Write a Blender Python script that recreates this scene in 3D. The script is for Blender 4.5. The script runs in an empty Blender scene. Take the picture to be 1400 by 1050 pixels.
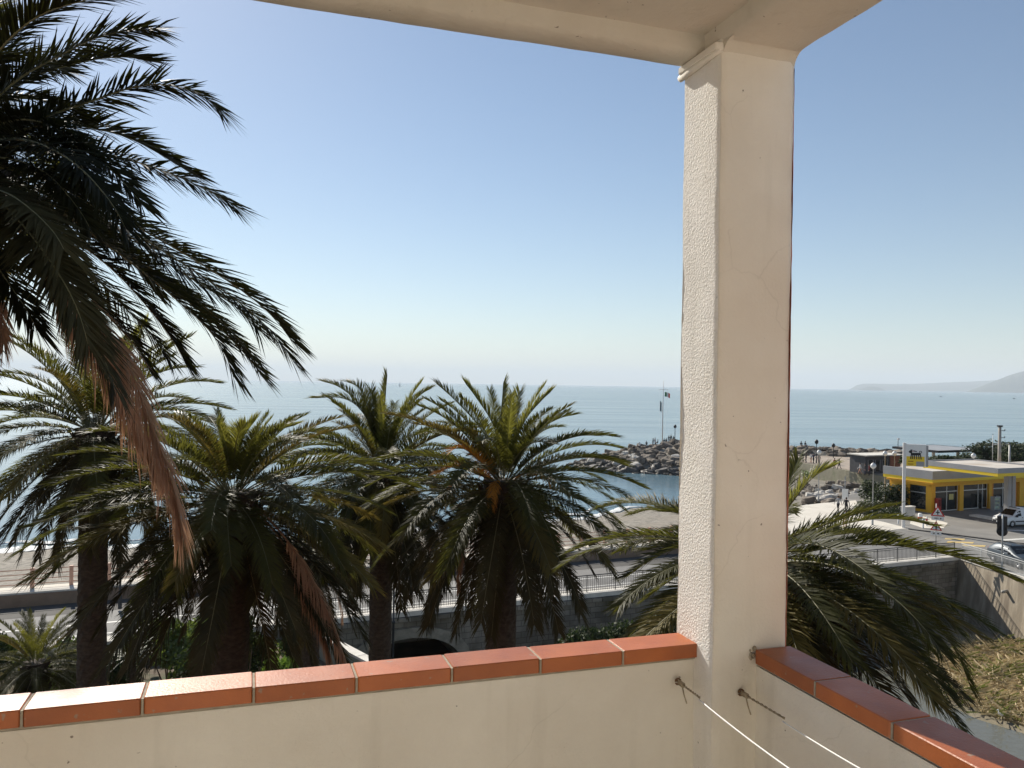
import bpy, math, random
from mathutils import Vector, Matrix, Euler
R = math.radians
C = bpy.context.scene.collection
scene = bpy.context.scene
CAMZ = 17.5
F_PX = 1099.0
ROLL = R(0.85)
CAM = Vector((0, 0, CAMZ))
_r = Vector((math.cos(ROLL), 0, math.sin(ROLL))); _u = Vector((-math.sin(ROLL), 0, math.cos(ROLL)))

def ray(x, y):
    return Vector((0, 1, 0)) + _r*((x-700)/F_PX) + _u*((525-y)/F_PX)
def at(x, y, d):            # a surveyed point: photo bearing and distance along the view
    return CAM + ray(x, y)*d
def gp(x, y, z):            # photo bearing dropped on a level
    r = ray(x, y); return CAM + r*((z-CAMZ)/r.z)

# ------------------------------------------------------------------ tags
def tag(o, label=None, cat=None, group=None, kind=None):
    if label: o['label'] = label
    if cat: o['category'] = cat
    if group: o['group'] = group
    if kind: o['kind'] = kind
    return o
def thing(name, label, cat, loc=(0, 0, 0), rz=0, group=None):
    o = bpy.data.objects.new(name, None); C.objects.link(o)
    o.location = loc; o.rotation_euler = (0, 0, rz); o.empty_display_size = .2
    return tag(o, label, cat, group)
def link(name, me, parent=None, loc=(0, 0, 0), rot=(0, 0, 0), sc=1):
    o = bpy.data.objects.new(name, me); C.objects.link(o)
    o.location = loc; o.rotation_euler = rot
    o.scale = (sc, sc, sc) if not hasattr(sc, '__len__') else sc
    if parent: o.parent = parent
    return o

# ------------------------------------------------------------------ materials
def nodes(name):
    m = bpy.data.materials.new(name); m.use_nodes = True
    nt = m.node_tree; return m, nt, nt.nodes['Principled BSDF']
def M(name, c1, c2=None, scale=4, rough=.8, bump=0, bscale=None, metal=0, spec=.4, detail=6, c3=None, s3=1, stretch=None, coat=0, thr=(.35, .65)):
    m, nt, p = nodes(name)
    p.inputs['Roughness'].default_value = rough; p.inputs['Metallic'].default_value = metal
    p.inputs['Specular IOR Level'].default_value = spec
    p.inputs['Coat Weight'].default_value = coat
    p.inputs['Base Color'].default_value = (*c1, 1)
    tc = nt.nodes.new('ShaderNodeTexCoord'); vec = tc.outputs['Object']
    if stretch:
        mp = nt.nodes.new('ShaderNodeMapping'); mp.inputs['Scale'].default_value = stretch
        nt.links.new(vec, mp.inputs['Vector']); vec = mp.outputs['Vector']
    def noise(s, d=detail):
        n = nt.nodes.new('ShaderNodeTexNoise'); n.inputs['Scale'].default_value = s; n.inputs['Detail'].default_value = d
        n.inputs['Roughness'].default_value = .6
        nt.links.new(vec, n.inputs['Vector']); return n.outputs['Fac']
    def ramp(f, a, b, lo, hi):
        r = nt.nodes.new('ShaderNodeValToRGB'); r.color_ramp.elements[0].position = lo; r.color_ramp.elements[1].position = hi
        r.color_ramp.elements[0].color = (*a, 1); r.color_ramp.elements[1].color = (*b, 1)
        nt.links.new(f, r.inputs['Fac']); return r.outputs['Color']
    if c2:
        col = ramp(noise(scale), c1, c2, *thr)
        if c3:
            mx = nt.nodes.new('ShaderNodeMix'); mx.data_type = 'RGBA'
            mask = ramp(noise(s3, 3), (0, 0, 0), (1, 1, 1), .5, .68)
            nt.links.new(mask, mx.inputs[0]); nt.links.new(col, mx.inputs[6]); mx.inputs[7].default_value = (*c3, 1)
            col = mx.outputs[2]
        nt.links.new(col, p.inputs['Base Color'])
    if bump:
        b = nt.nodes.new('ShaderNodeBump'); b.inputs['Strength'].default_value = 1; b.inputs['Distance'].default_value = bump
        nt.links.new(noise(bscale or scale*4), b.inputs['Height']); nt.links.new(b.outputs['Normal'], p.inputs['Normal'])
    return m
def leafmat(name, c1, c2, trans=(.10, .15, .03), tw=.25, rough=.38, spec=.5):
    m, nt, p = nodes(name)
    oi = nt.nodes.new('ShaderNodeObjectInfo'); tc = nt.nodes.new('ShaderNodeTexCoord')
    n = nt.nodes.new('ShaderNodeTexNoise'); n.inputs['Scale'].default_value = 2.2; nt.links.new(tc.outputs['Object'], n.inputs['Vector'])
    ad = nt.nodes.new('ShaderNodeMath'); ad.operation = 'MULTIPLY_ADD'; ad.inputs[1].default_value = .55
    nt.links.new(oi.outputs['Random'], ad.inputs[0]); nt.links.new(n.outputs['Fac'], ad.inputs[2])
    r = nt.nodes.new('ShaderNodeValToRGB'); r.color_ramp.elements[0].position = .35; r.color_ramp.elements[1].position = 1.05
    r.color_ramp.elements[0].color = (*c1, 1); r.color_ramp.elements[1].color = (*c2, 1)
    nt.links.new(ad.outputs[0], r.inputs['Fac']); nt.links.new(r.outputs['Color'], p.inputs['Base Color'])
    p.inputs['Roughness'].default_value = rough; p.inputs['Specular IOR Level'].default_value = spec
    t = nt.nodes.new('ShaderNodeBsdfTranslucent'); t.inputs['Color'].default_value = (*trans, 1)
    mx = nt.nodes.new('ShaderNodeMixShader'); mx.inputs[0].default_value = tw
    nt.links.new(p.outputs[0], mx.inputs[1]); nt.links.new(t.outputs[0], mx.inputs[2])
    nt.links.new(mx.outputs[0], nt.nodes['Material Output'].inputs['Surface'])
    return m

m_plaster = M('white_plaster', (.73, .685, .605), (.79, .75, .67), 3, .9, .0024, 100, spec=.2, c3=(.69, .63, .54), s3=1.3)
m_plaster_rough = M('coarse_white_plaster', (.80, .77, .71), (.85, .82, .77), 5, .9, .005, 130, spec=.2, detail=3)
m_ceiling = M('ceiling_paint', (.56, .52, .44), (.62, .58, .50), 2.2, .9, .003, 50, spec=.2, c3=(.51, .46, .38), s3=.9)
m_facade = M('terracotta_facade_paint', (.50, .20, .13), (.42, .16, .10), 6, .9, .003, 40)
def weather(m, amt=.5, crack=True):
    nt = m.node_tree; p = nt.nodes['Principled BSDF']; src = p.inputs['Base Color'].links[0].from_socket
    tc = nt.nodes.new('ShaderNodeTexCoord')
    n = nt.nodes.new('ShaderNodeTexNoise'); n.inputs['Scale'].default_value = 3.5; n.inputs['Detail'].default_value = 6; nt.links.new(tc.outputs['Object'], n.inputs['Vector'])
    mp = nt.nodes.new('ShaderNodeMapping'); mp.inputs['Scale'].default_value = (9, 9, .9); nt.links.new(tc.outputs['Object'], mp.inputs['Vector'])
    st = nt.nodes.new('ShaderNodeTexNoise'); st.inputs['Scale'].default_value = 1.4; st.inputs['Detail'].default_value = 5; nt.links.new(mp.outputs[0], st.inputs['Vector'])
    r = nt.nodes.new('ShaderNodeMapRange'); r.inputs[1].default_value = .56; r.inputs[2].default_value = .8; r.inputs[4].default_value = amt*.55; nt.links.new(st.outputs['Fac'], r.inputs[0])
    mx = nt.nodes.new('ShaderNodeMix'); mx.data_type = 'RGBA'; mx.inputs[7].default_value = (.40, .36, .29, 1); nt.links.new(r.outputs[0], mx.inputs[0]); nt.links.new(src, mx.inputs[6]); out = mx.outputs[2]
    sp = nt.nodes.new('ShaderNodeTexNoise'); sp.inputs['Scale'].default_value = 46; sp.inputs['Detail'].default_value = 2; nt.links.new(tc.outputs['Object'], sp.inputs['Vector'])
    r3 = nt.nodes.new('ShaderNodeMapRange'); r3.inputs[1].default_value = .735; r3.inputs[2].default_value = .77; r3.inputs[4].default_value = .8; nt.links.new(sp.outputs['Fac'], r3.inputs[0])
    m3 = nt.nodes.new('ShaderNodeMix'); m3.data_type = 'RGBA'; m3.inputs[7].default_value = (.16, .13, .10, 1); nt.links.new(r3.outputs[0], m3.inputs[0]); nt.links.new(out, m3.inputs[6]); out = m3.outputs[2]
    if crack:
        ad = nt.nodes.new('ShaderNodeMix'); ad.data_type = 'VECTOR'; ad.inputs[0].default_value = .22; nt.links.new(tc.outputs['Object'], ad.inputs[4]); nt.links.new(n.outputs['Color'], ad.inputs[5])
        v = nt.nodes.new('ShaderNodeTexVoronoi'); v.feature = 'DISTANCE_TO_EDGE'; v.inputs['Scale'].default_value = 2.3; nt.links.new(ad.outputs[1], v.inputs['Vector'])
        r2 = nt.nodes.new('ShaderNodeMapRange'); r2.inputs[1].default_value = .002; r2.inputs[2].default_value = .006; r2.inputs[3].default_value = 1; r2.inputs[4].default_value = 0; nt.links.new(v.outputs['Distance'], r2.inputs[0])
        k = nt.nodes.new('ShaderNodeMapRange'); k.inputs[1].default_value = .5; k.inputs[2].default_value = .62; k.inputs[4].default_value = .13; nt.links.new(n.outputs['Fac'], k.inputs[0])
        mu = nt.nodes.new('ShaderNodeMath'); mu.operation = 'MULTIPLY'; nt.links.new(r2.outputs[0], mu.inputs[0]); nt.links.new(k.outputs[0], mu.inputs[1])
        m2 = nt.nodes.new('ShaderNodeMix'); m2.data_type = 'RGBA'; m2.inputs[7].default_value = (.33, .29, .23, 1); nt.links.new(mu.outputs[0], m2.inputs[0]); nt.links.new(out, m2.inputs[6]); out = m2.outputs[2]
    nt.links.new(out, p.inputs['Base Color'])
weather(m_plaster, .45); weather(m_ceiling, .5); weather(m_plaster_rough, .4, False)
m_crumb = M('crumbling_mortar', (.42, .38, .31), (.22, .18, .13), 40, .95, .006, 60)
m_tile = M('terracotta_coping_tile', (.44, .13, .038), (.34, .096, .03), 5, .42, .0008, 120, spec=.4, c3=(.28, .09, .04), s3=3)
_nt = m_tile.node_tree; _p = _nt.nodes['Principled BSDF']; _src = _p.inputs['Base Color'].links[0].from_socket
_oi = _nt.nodes.new('ShaderNodeObjectInfo'); _mr = _nt.nodes.new('ShaderNodeMapRange'); _mr.inputs[3].default_value = .86; _mr.inputs[4].default_value = 1.14; _nt.links.new(_oi.outputs['Random'], _mr.inputs[0])
_hs = _nt.nodes.new('ShaderNodeHueSaturation'); _nt.links.new(_mr.outputs[0], _hs.inputs['Value']); _nt.links.new(_src, _hs.inputs['Color'])
_tc = _nt.nodes.new('ShaderNodeTexCoord'); _n1 = _nt.nodes.new('ShaderNodeTexNoise'); _n1.inputs['Scale'].default_value = 38; _n1.inputs['Detail'].default_value = 3; _nt.links.new(_tc.outputs['Object'], _n1.inputs['Vector'])
_r1 = _nt.nodes.new('ShaderNodeMapRange'); _r1.inputs[1].default_value = .68; _r1.inputs[2].default_value = .74; _r1.inputs[4].default_value = .7; _nt.links.new(_n1.outputs['Fac'], _r1.inputs[0])
_m1 = _nt.nodes.new('ShaderNodeMix'); _m1.data_type = 'RGBA'; _m1.inputs[7].default_value = (.30, .24, .18, 1); _nt.links.new(_r1.outputs[0], _m1.inputs[0]); _nt.links.new(_hs.outputs[0], _m1.inputs[6])
_n2 = _nt.nodes.new('ShaderNodeTexNoise'); _n2.inputs['Scale'].default_value = 7; _n2.inputs['Detail'].default_value = 8; _nt.links.new(_tc.outputs['Object'], _n2.inputs['Vector'])
_r2 = _nt.nodes.new('ShaderNodeMapRange'); _r2.inputs[1].default_value = .5; _r2.inputs[2].default_value = .75; _r2.inputs[4].default_value = .3; _nt.links.new(_n2.outputs['Fac'], _r2.inputs[0])
_m2 = _nt.nodes.new('ShaderNodeMix'); _m2.data_type = 'RGBA'; _m2.inputs[7].default_value = (.20, .085, .05, 1); _nt.links.new(_r2.outputs[0], _m2.inputs[0]); _nt.links.new(_m1.outputs[2], _m2.inputs[6]); _nt.links.new(_m2.outputs[2], _p.inputs['Base Color'])
_r3 = _nt.nodes.new('ShaderNodeMapRange'); _r3.inputs[1].default_value = .35; _r3.inputs[2].default_value = .7; _r3.inputs[3].default_value = .36; _r3.inputs[4].default_value = .52; _nt.links.new(_n2.outputs['Fac'], _r3.inputs[0]); _nt.links.new(_r3.outputs[0], _p.inputs['Roughness'])
m_grout = M('grey_grout', (.42, .37, .29), (.30, .26, .20), 30, .95, .002, 120)
m_floor = M('balcony_floor_tiles', (.68, .65, .60), (.62, .59, .54), 3, .6)
m_cord = M('white_cord', (.82, .82, .80), None, rough=.7)
m_twine = M('brown_twine', (.20, .15, .09), (.42, .36, .26), 90, .95, .002, 200)
m_rust = M('rusty_iron', (.12, .07, .04), (.22, .13, .07), 60, .8, .001, 90, metal=.4)

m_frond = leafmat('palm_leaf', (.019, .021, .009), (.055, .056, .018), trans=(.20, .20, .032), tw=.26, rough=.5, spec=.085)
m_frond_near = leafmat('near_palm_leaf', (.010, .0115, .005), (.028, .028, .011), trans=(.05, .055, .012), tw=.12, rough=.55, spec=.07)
m_frond_young = leafmat('palm_leaf_young', (.04, .048, .015), (.085, .088, .024), trans=(.32, .31, .05), tw=.32, rough=.45, spec=.2)
m_frond_old = leafmat('palm_leaf_old', (.032, .031, .015), (.07, .06, .025), trans=(.06, .06, .02), tw=.12, rough=.6, spec=.12)
m_frond_yel = leafmat('palm_leaf_yellowed', (.07, .06, .02), (.14, .115, .03), trans=(.24, .18, .035), tw=.25, rough=.6, spec=.12)
m_frond_dead = leafmat('palm_leaf_dead', (.32, .195, .12), (.45, .29, .185), trans=(.42, .25, .14), tw=.25, rough=.8, spec=.1)
m_frond_orange = leafmat('palm_fruit_stalk', (.40, .17, .03), (.50, .24, .04), trans=(.5, .22, .04), tw=.25, rough=.7, spec=.2)
m_rachis = M('palm_rachis', (.13, .12, .05), (.20, .18, .08), 8, .5)
m_rachis_dead = M('dry_rachis', (.26, .15, .09), (.34, .21, .12), 8, .8)
m_trunk = M('palm_bark', (.035, .027, .02), (.075, .058, .042), 7, .95, .05, 9, stretch=(1, 1, 2.2))
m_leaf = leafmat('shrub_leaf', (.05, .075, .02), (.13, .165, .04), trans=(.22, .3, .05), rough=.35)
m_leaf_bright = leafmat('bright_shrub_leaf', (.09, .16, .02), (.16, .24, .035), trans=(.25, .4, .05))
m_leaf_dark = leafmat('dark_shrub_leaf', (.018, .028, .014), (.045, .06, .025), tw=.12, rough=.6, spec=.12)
m_leaf_olive = leafmat('olive_shrub_leaf', (.05, .06, .025), (.11, .12, .05), rough=.55)
m_stem = M('shrub_stem', (.09, .06, .04), (.14, .10, .07), 9, .9)

m_asphalt = M('asphalt', (.17, .165, .155), (.215, .21, .20), .55, .85, .004, 30, c3=(.24, .232, .215), s3=.12)
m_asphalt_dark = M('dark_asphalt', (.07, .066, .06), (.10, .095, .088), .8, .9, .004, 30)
m_plaza_asphalt = M('worn_asphalt', (.19, .18, .165), (.25, .24, .22), .35, .88, .004, 25, c3=(.15, .145, .135), s3=.1)
m_paving = M('pale_paving', (.56, .52, .45), (.66, .62, .54), .6, .85, .003, 12)
m_paint = M('white_road_paint', (.72, .71, .67), (.55, .54, .50), 2.5, .7)
m_paint_y = M('yellow_road_paint', (.66, .46, .14), (.48, .38, .20), 2.5, .7)
m_curb = M('white_curb_stone', (.66, .63, .57), (.56, .53, .47), 2, .85)
m_stone = M('old_bridge_stone', (.22, .20, .165), (.34, .31, .26), 1.4, .95, .05, 4, c3=(.14, .13, .10), s3=.35)
m_st_nt = m_stone.node_tree; _p = m_st_nt.nodes['Principled BSDF']; _tc = m_st_nt.nodes.new('ShaderNodeTexCoord'); _mp = m_st_nt.nodes.new('ShaderNodeMapping'); _mp.inputs['Rotation'].default_value = (R(90), 0, R(23))
_sx = m_st_nt.nodes.new('ShaderNodeSeparateXYZ'); m_st_nt.links.new(_tc.outputs['Object'], _sx.inputs[0])
_dot = m_st_nt.nodes.new('ShaderNodeMath'); _dot.operation = 'MULTIPLY'; _dot.inputs[1].default_value = math.cos(R(23)); m_st_nt.links.new(_sx.outputs['X'], _dot.inputs[0])
_da = m_st_nt.nodes.new('ShaderNodeMath'); _da.operation = 'MULTIPLY_ADD'; _da.inputs[1].default_value = math.sin(R(23)); m_st_nt.links.new(_sx.outputs['Y'], _da.inputs[0]); m_st_nt.links.new(_dot.outputs[0], _da.inputs[2])
_cx = m_st_nt.nodes.new('ShaderNodeCombineXYZ'); m_st_nt.links.new(_da.outputs[0], _cx.inputs[0]); m_st_nt.links.new(_sx.outputs['Z'], _cx.inputs[1])
_br = m_st_nt.nodes.new('ShaderNodeTexBrick'); _br.inputs['Scale'].default_value = 1; _br.inputs['Brick Width'].default_value = .72; _br.inputs['Row Height'].default_value = .34; _br.inputs['Mortar Size'].default_value = .022; _br.inputs['Mortar Smooth'].default_value = .3
_br.inputs['Color1'].default_value = (1, 1, 1, 1); _br.inputs['Color2'].default_value = (.62, .60, .57, 1); _br.inputs['Mortar'].default_value = (.38, .36, .33, 1); m_st_nt.links.new(_cx.outputs[0], _br.inputs['Vector'])
_mul = m_st_nt.nodes.new('ShaderNodeMix'); _mul.data_type = 'RGBA'; _mul.blend_type = 'MULTIPLY'; _mul.inputs[0].default_value = .85
m_st_nt.links.new(_p.inputs['Base Color'].links[0].from_socket, _mul.inputs[6]); m_st_nt.links.new(_br.outputs['Color'], _mul.inputs[7]); m_st_nt.links.new(_mul.outputs[2], _p.inputs['Base Color'])
m_stone_pale = M('pale_arch_stone', (.34, .31, .25), (.22, .20, .16), 2.2, .95, .03, 5)
m_concrete = M('stained_concrete', (.46, .395, .30), (.28, .235, .175), 1.1, .92, .02, 6, c3=(.19, .155, .115), s3=.8, stretch=(1, 1, .22), thr=(.4, .58))
m_wallbrown = M('promenade_wall_plaster', (.20, .14, .098), (.27, .195, .14), .9, .92, .01, 8)
m_rail_dark = M('dark_iron_rail', (.05, .052, .055), None, rough=.6, metal=.3)
m_rail_white = M('pale_galvanised_rail', (.60, .60, .58), (.50, .50, .48), 4, .5, metal=.2)
m_rail_pink = M('salmon_rail_paint', (.60, .36, .26), (.52, .31, .22), 3, .7)
m_soil = M('garden_soil', (.10, .075, .05), (.16, .12, .08), .7, .95, .05, 4, c3=(.06, .075, .03), s3=.5)
m_riverbed = M('muddy_riverbed', (.17, .145, .10), (.26, .22, .15), .5, .95, .06, 3, c3=(.12, .115, .06), s3=.2)
m_beach = M('pebble_beach', (.13, .118, .098), (.30, .272, .228), 1.6, .95, .12, 2.0, c3=(.235, .205, .165), s3=.12, detail=10, thr=(.36, .62))
m_rock = M('breakwater_rock', (.15, .125, .10), (.29, .25, .205), .8, .95, .12, 2.2, c3=(.12, .105, .09), s3=.45)
m_rock_wet = M('wet_rock', (.045, .04, .036), (.09, .08, .07), .8, .55, .12, 2.2)
m_rock_pale = M('pale_rock', (.42, .40, .36), (.54, .51, .46), .9, .95, .1, 2.2)
m_scree = M('rock_rubble_ground', (.17, .155, .13), (.27, .245, .205), .6, .95, .3, 1.2)
m_reed = leafmat('dry_reeds', (.46, .36, .21), (.68, .57, .38), trans=(.3, .25, .12), tw=.2, rough=.8, spec=.1)
m_reed_green = leafmat('green_reeds', (.20, .20, .07), (.30, .28, .10), rough=.7, spec=.1)
m_land = M('inland_ground', (.16, .15, .11), (.22, .20, .15), .05, .95)
m_hill = M('wooded_headland', (.05, .06, .04), (.09, .095, .06), .002, .95)
m_yellow = M('yellow_render', (.74, .41, .028), (.68, .36, .022), 1.2, .6)
m_yellow_b = M('yellow_fascia', (.80, .56, .03), None, rough=.5)
m_orange = M('orange_render', (.62, .24, .025), (.55, .21, .02), 1.5, .7)
m_grey_f = M('grey_fascia_panel', (.33, .33, .335), (.29, .29, .295), 1, .6)
m_roofmem = M('pale_roof_membrane', (.56, .52, .46), (.44, .40, .35), .5, .9, .01, 5, c3=(.40, .33, .26), s3=.3)
m_roof_grey = M('grey_metal_roof', (.30, .31, .32), (.25, .26, .27), .4, .6)
m_glass, _, p_ = nodes('shop_glass'); p_.inputs['Base Color'].default_value = (.012, .016, .017, 1); p_.inputs['Roughness'].default_value = .08
m_cglass, _, p_ = nodes('car_glass'); p_.inputs['Base Color'].default_value = (.010, .012, .014, 1); p_.inputs['Roughness'].default_value = .08; p_.inputs['Specular IOR Level'].default_value = .25
m_white = M('white_paint', (.78, .78, .76), (.72, .72, .70), 2, .45)
m_carwhite = M('white_car_paint', (.78, .78, .76), None, rough=.3, coat=.6)
m_cargrey = M('dark_grey_car_paint', (.05, .065, .08), None, rough=.4, metal=.2, coat=.15)
m_black = M('black_plastic', (.018, .018, .02), None, rough=.5)
m_tyre = M('tyre_rubber', (.016, .016, .017), (.03, .03, .03), 20, .85)
m_rim = M('alloy_rim', (.50, .50, .51), None, rough=.35, metal=.7)
m_lens, _, p_ = nodes('headlight_lens'); p_.inputs['Base Color'].default_value = (.62, .65, .68, 1); p_.inputs['Roughness'].default_value = .1
m_red = M('red_paint', (.55, .025, .02), None, rough=.45)
m_redlens = M('red_lens', (.45, .02, .02), None, rough=.2)
m_globe = M('opal_globe', (.66, .66, .64), None, rough=.25)
m_pole = M('galvanised_pole', (.42, .42, .41), (.34, .34, .33), 3, .5, metal=.3)
m_polewhite = M('white_pole_paint', (.72, .70, .67), None, rough=.5)
m_conc_pole = M('concrete_pole', (.36, .34, .30), (.28, .26, .23), 2, .9)
m_brick = M('brick_cladding', (.30, .12, .07), (.22, .09, .055), 4, .9)
m_kiosk = M('dark_kiosk_wall', (.05, .05, .055), (.07, .07, .075), 2, .7)
m_skin = M('skin', (.45, .27, .19), None, rough=.6)
m_hair = M('hair', (.03, .02, .015), None, rough=.6)
m_cl_black = M('black_cloth', (.018, .018, .022), None, rough=.9)
m_cl_grey = M('grey_cloth', (.38, .38, .38), None, rough=.9)
m_cl_navy = M('navy_cloth', (.025, .03, .06), None, rough=.9)
m_cl_red = M('dark_red_cloth', (.16, .025, .025), None, rough=.9)
m_cl_white = M('white_cloth', (.70, .70, .68), None, rough=.9)
m_cl_tan = M('tan_cloth', (.48, .27, .18), None, rough=.9)
m_fl_g = M('green_flag_cloth', (.02, .18, .06), None, rough=.85)
m_fl_dark = M('dark_blue_flag_cloth', (.03, .06, .09), None, rough=.85)
m_feather = M('white_feathers', (.80, .80, .78), None, rough=.8)
m_foam = M('sea_foam', (.80, .80, .78), (.62, .64, .63), 1.2, .8, .05, 2)

# ------------------------------------------------------------------ mesh helper
class MB:
    def __init__(s): s.v = []; s.f = []; s.m = []; s.sm = []
    def add(s, vs, fs, mi=0, smooth=False):
        b = len(s.v); s.v += [Vector(v) for v in vs]
        for f in fs: s.f.append(tuple(i+b for i in f)); s.m.append(mi); s.sm.append(smooth)
    def box(s, c, d, rz=0, mi=0, ch=0):
        x, y, z = d[0]/2, d[1]/2, d[2]/2; ca, sa = math.cos(rz), math.sin(rz)
        if ch <= 0:
            pts = [(-x, -y, -z), (x, -y, -z), (x, y, -z), (-x, y, -z), (-x, -y, z), (x, -y, z), (x, y, z), (-x, y, z)]
            fs = [(3, 2, 1, 0), (4, 5, 6, 7), (0, 1, 5, 4), (1, 2, 6, 5), (2, 3, 7, 6), (3, 0, 4, 7)]
        else:
            def ring(k, zz): return [(-x+k, -y, zz), (x-k, -y, zz), (x, -y+k, zz), (x, y-k, zz), (x-k, y, zz), (-x+k, y, zz), (-x, y-k, zz), (-x, -y+k, zz)]
            def ringi(zz): return [(-x+ch, -y+ch*.6, zz), (x-ch, -y+ch*.6, zz), (x-ch*.6, -y+ch, zz), (x-ch*.6, y-ch, zz), (x-ch, y-ch*.6, zz), (-x+ch, y-ch*.6, zz), (-x+ch*.6, y-ch, zz), (-x+ch*.6, -y+ch, zz)]
            pts = ringi(-z) + ring(ch, -z+ch*.6) + ring(ch, z-ch*.6) + ringi(z)
            fs = [tuple(range(7, -1, -1)), tuple(range(24, 32))]
            for l in range(3):
                for i in range(8): fs.append((l*8+i, l*8+(i+1) % 8, l*8+8+(i+1) % 8, l*8+8+i))
        s.add([(c[0]+px*ca-py*sa, c[1]+px*sa+py*ca, c[2]+pz) for px, py, pz in pts], fs, mi)
    def prism(s, poly, z0, z1, mi=0):
        n = len(poly)
        ar = sum(poly[i][0]*poly[(i+1) % n][1]-poly[(i+1) % n][0]*poly[i][1] for i in range(n))
        if ar < 0: poly = poly[::-1]
        s.add([(p[0], p[1], z0) for p in poly]+[(p[0], p[1], z1) for p in poly],
              [tuple(range(n-1, -1, -1)), tuple(range(n, 2*n))]+[(i, (i+1) % n, n+(i+1) % n, n+i) for i in range(n)], mi)
    def sheet(s, poly, z, mi=0):
        n = len(poly)
        ar = sum(poly[i][0]*poly[(i+1) % n][1]-poly[(i+1) % n][0]*poly[i][1] for i in range(n))
        if ar < 0: poly = poly[::-1]
        s.add([(p[0], p[1], z) for p in poly], [tuple(range(n))], mi)
    def tube(s, pts, r, n=6, mi=0, smooth=True, caps=True):
        pts = [Vector(p) for p in pts]; k = len(pts)
        rr = r if hasattr(r, '__len__') else [r]*k
        vs = []; fs = []; ref = None
        for i, p in enumerate(pts):
            t = (pts[min(i+1, k-1)]-pts[max(i-1, 0)]).normalized()
            if ref is None: ref = t.orthogonal().normalized()
            ref = (ref - t*ref.dot(t)).normalized(); b = t.cross(ref)
            for j in range(n):
                a = 2*math.pi*j/n; vs.append(p+(ref*math.cos(a)+b*math.sin(a))*rr[i])
        for i in range(k-1):
            for j in range(n): fs.append((i*n+j, i*n+(j+1) % n, (i+1)*n+(j+1) % n, (i+1)*n+j))
        if caps: fs += [tuple(range(n-1, -1, -1)), tuple(range((k-1)*n, k*n))]
        s.add(vs, fs, mi, smooth)
    def lathe(s, prof, c=(0, 0, 0), n=12, mi=0, axis='z', smooth=True):
        vs = []; fs = []; k = len(prof)
        for r, h in prof:
            for j in range(n):
                a = 2*math.pi*j/n
                p = (r*math.cos(a), r*math.sin(a), h) if axis == 'z' else (r*math.cos(a), h, r*math.sin(a))
                vs.append((c[0]+p[0], c[1]+p[1], c[2]+p[2]))
        for i in range(k-1):
            for j in range(n):
                q = (i*n+j, i*n+(j+1) % n, (i+1)*n+(j+1) % n, (i+1)*n+j)
                fs.append(q if axis == 'z' else q[::-1])
        s.add(vs, fs, mi, smooth)
    def sphere(s, c, r, n=10, mi=0, sz=1):
        k = n//2+1
        s.lathe([(r*math.sin(math.pi*i/k)+1e-4, -r*sz*math.cos(math.pi*i/k)) for i in range(k+1)], c, n, mi)
    def mesh(s, name, mats):
        me = bpy.data.meshes.new(name); me.from_pydata([tuple(v) for v in s.v], [], s.f)
        for m in (mats if isinstance(mats, (list, tuple)) else [mats]): me.materials.append(m)
        me.polygons.foreach_set('material_index', s.m); me.polygons.foreach_set('use_smooth', s.sm)
        me.update(); return me
    def build(s, name, mats, parent=None, loc=(0, 0, 0), rz=0):
        return link(name, s.mesh(name, mats), parent, loc, (0, 0, rz))
def boxobj(name, mat, c, d, parent=None, rz=0, ch=0):
    b = MB(); b.box(c, d, rz, 0, ch); return b.build(name, mat, parent)
def struct(name, mb, mats, **k):
    o = mb.build(name, mats); o['kind'] = 'structure'; return o

# ------------------------------------------------------------------ frames
E1 = Vector((math.cos(R(23)), math.sin(R(23)), 0)); E2 = Vector((-math.sin(R(23)), math.cos(R(23)), 0)); O = Vector((0, 48, 0))
def W(a, b, z=0): return O+E1*a+E2*b+Vector((0, 0, z))
def W2(a, b): p = W(a, b); return (p.x, p.y)
BAZ = R(-18.2)
BU = Vector((math.sin(BAZ), math.cos(BAZ), 0)); BV = Vector((math.cos(BAZ), -math.sin(BAZ), 0))
BROT = math.atan2(BV.y, BV.x)             # local x = v (along left parapet), local y = u (towards the sea)

# ================================================================== SETTING
GARDEN_Z = 3.8
# sea
m_sea, nt, p = nodes('sea_water')
p.inputs['Roughness'].default_value = .22; p.inputs['Specular IOR Level'].default_value = .30; p.inputs['IOR'].default_value = 1.33
tc = nt.nodes.new('ShaderNodeTexCoord')
def sea_noise(scale, st, det=4):
    mp = nt.nodes.new('ShaderNodeMapping'); mp.inputs['Scale'].default_value = st; mp.inputs['Rotation'].default_value = (0, 0, R(-12))
    nt.links.new(tc.outputs['Object'], mp.inputs['Vector'])
    n = nt.nodes.new('ShaderNodeTexNoise'); n.inputs['Scale'].default_value = scale; n.inputs['Detail'].default_value = det
    nt.links.new(mp.outputs['Vector'], n.inputs['Vector']); return n.outputs['Fac']
rr = nt.nodes.new('ShaderNodeValToRGB'); rr.color_ramp.elements[0].position = .38; rr.color_ramp.elements[1].position = .66
rr.color_ramp.elements[0].color = (.10, .165, .205, 1); rr.color_ramp.elements[1].color = (.12, .20, .235, 1)
nt.links.new(sea_noise(.004, (1, 5, 1)), rr.inputs['Fac']); nt.links.new(rr.outputs['Color'], p.inputs['Base Color'])
ro = nt.nodes.new('ShaderNodeMapRange'); ro.inputs[1].default_value = .35; ro.inputs[2].default_value = .65; ro.inputs[3].default_value = .16; ro.inputs[4].default_value = .205
nt.links.new(sea_noise(.006, (1, 9, 1)), ro.inputs[0]); nt.links.new(ro.outputs[0], p.inputs['Roughness'])
b1 = nt.nodes.new('ShaderNodeBump'); b1.inputs['Distance'].default_value = .075; b1.inputs['Strength'].default_value = .8
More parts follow.
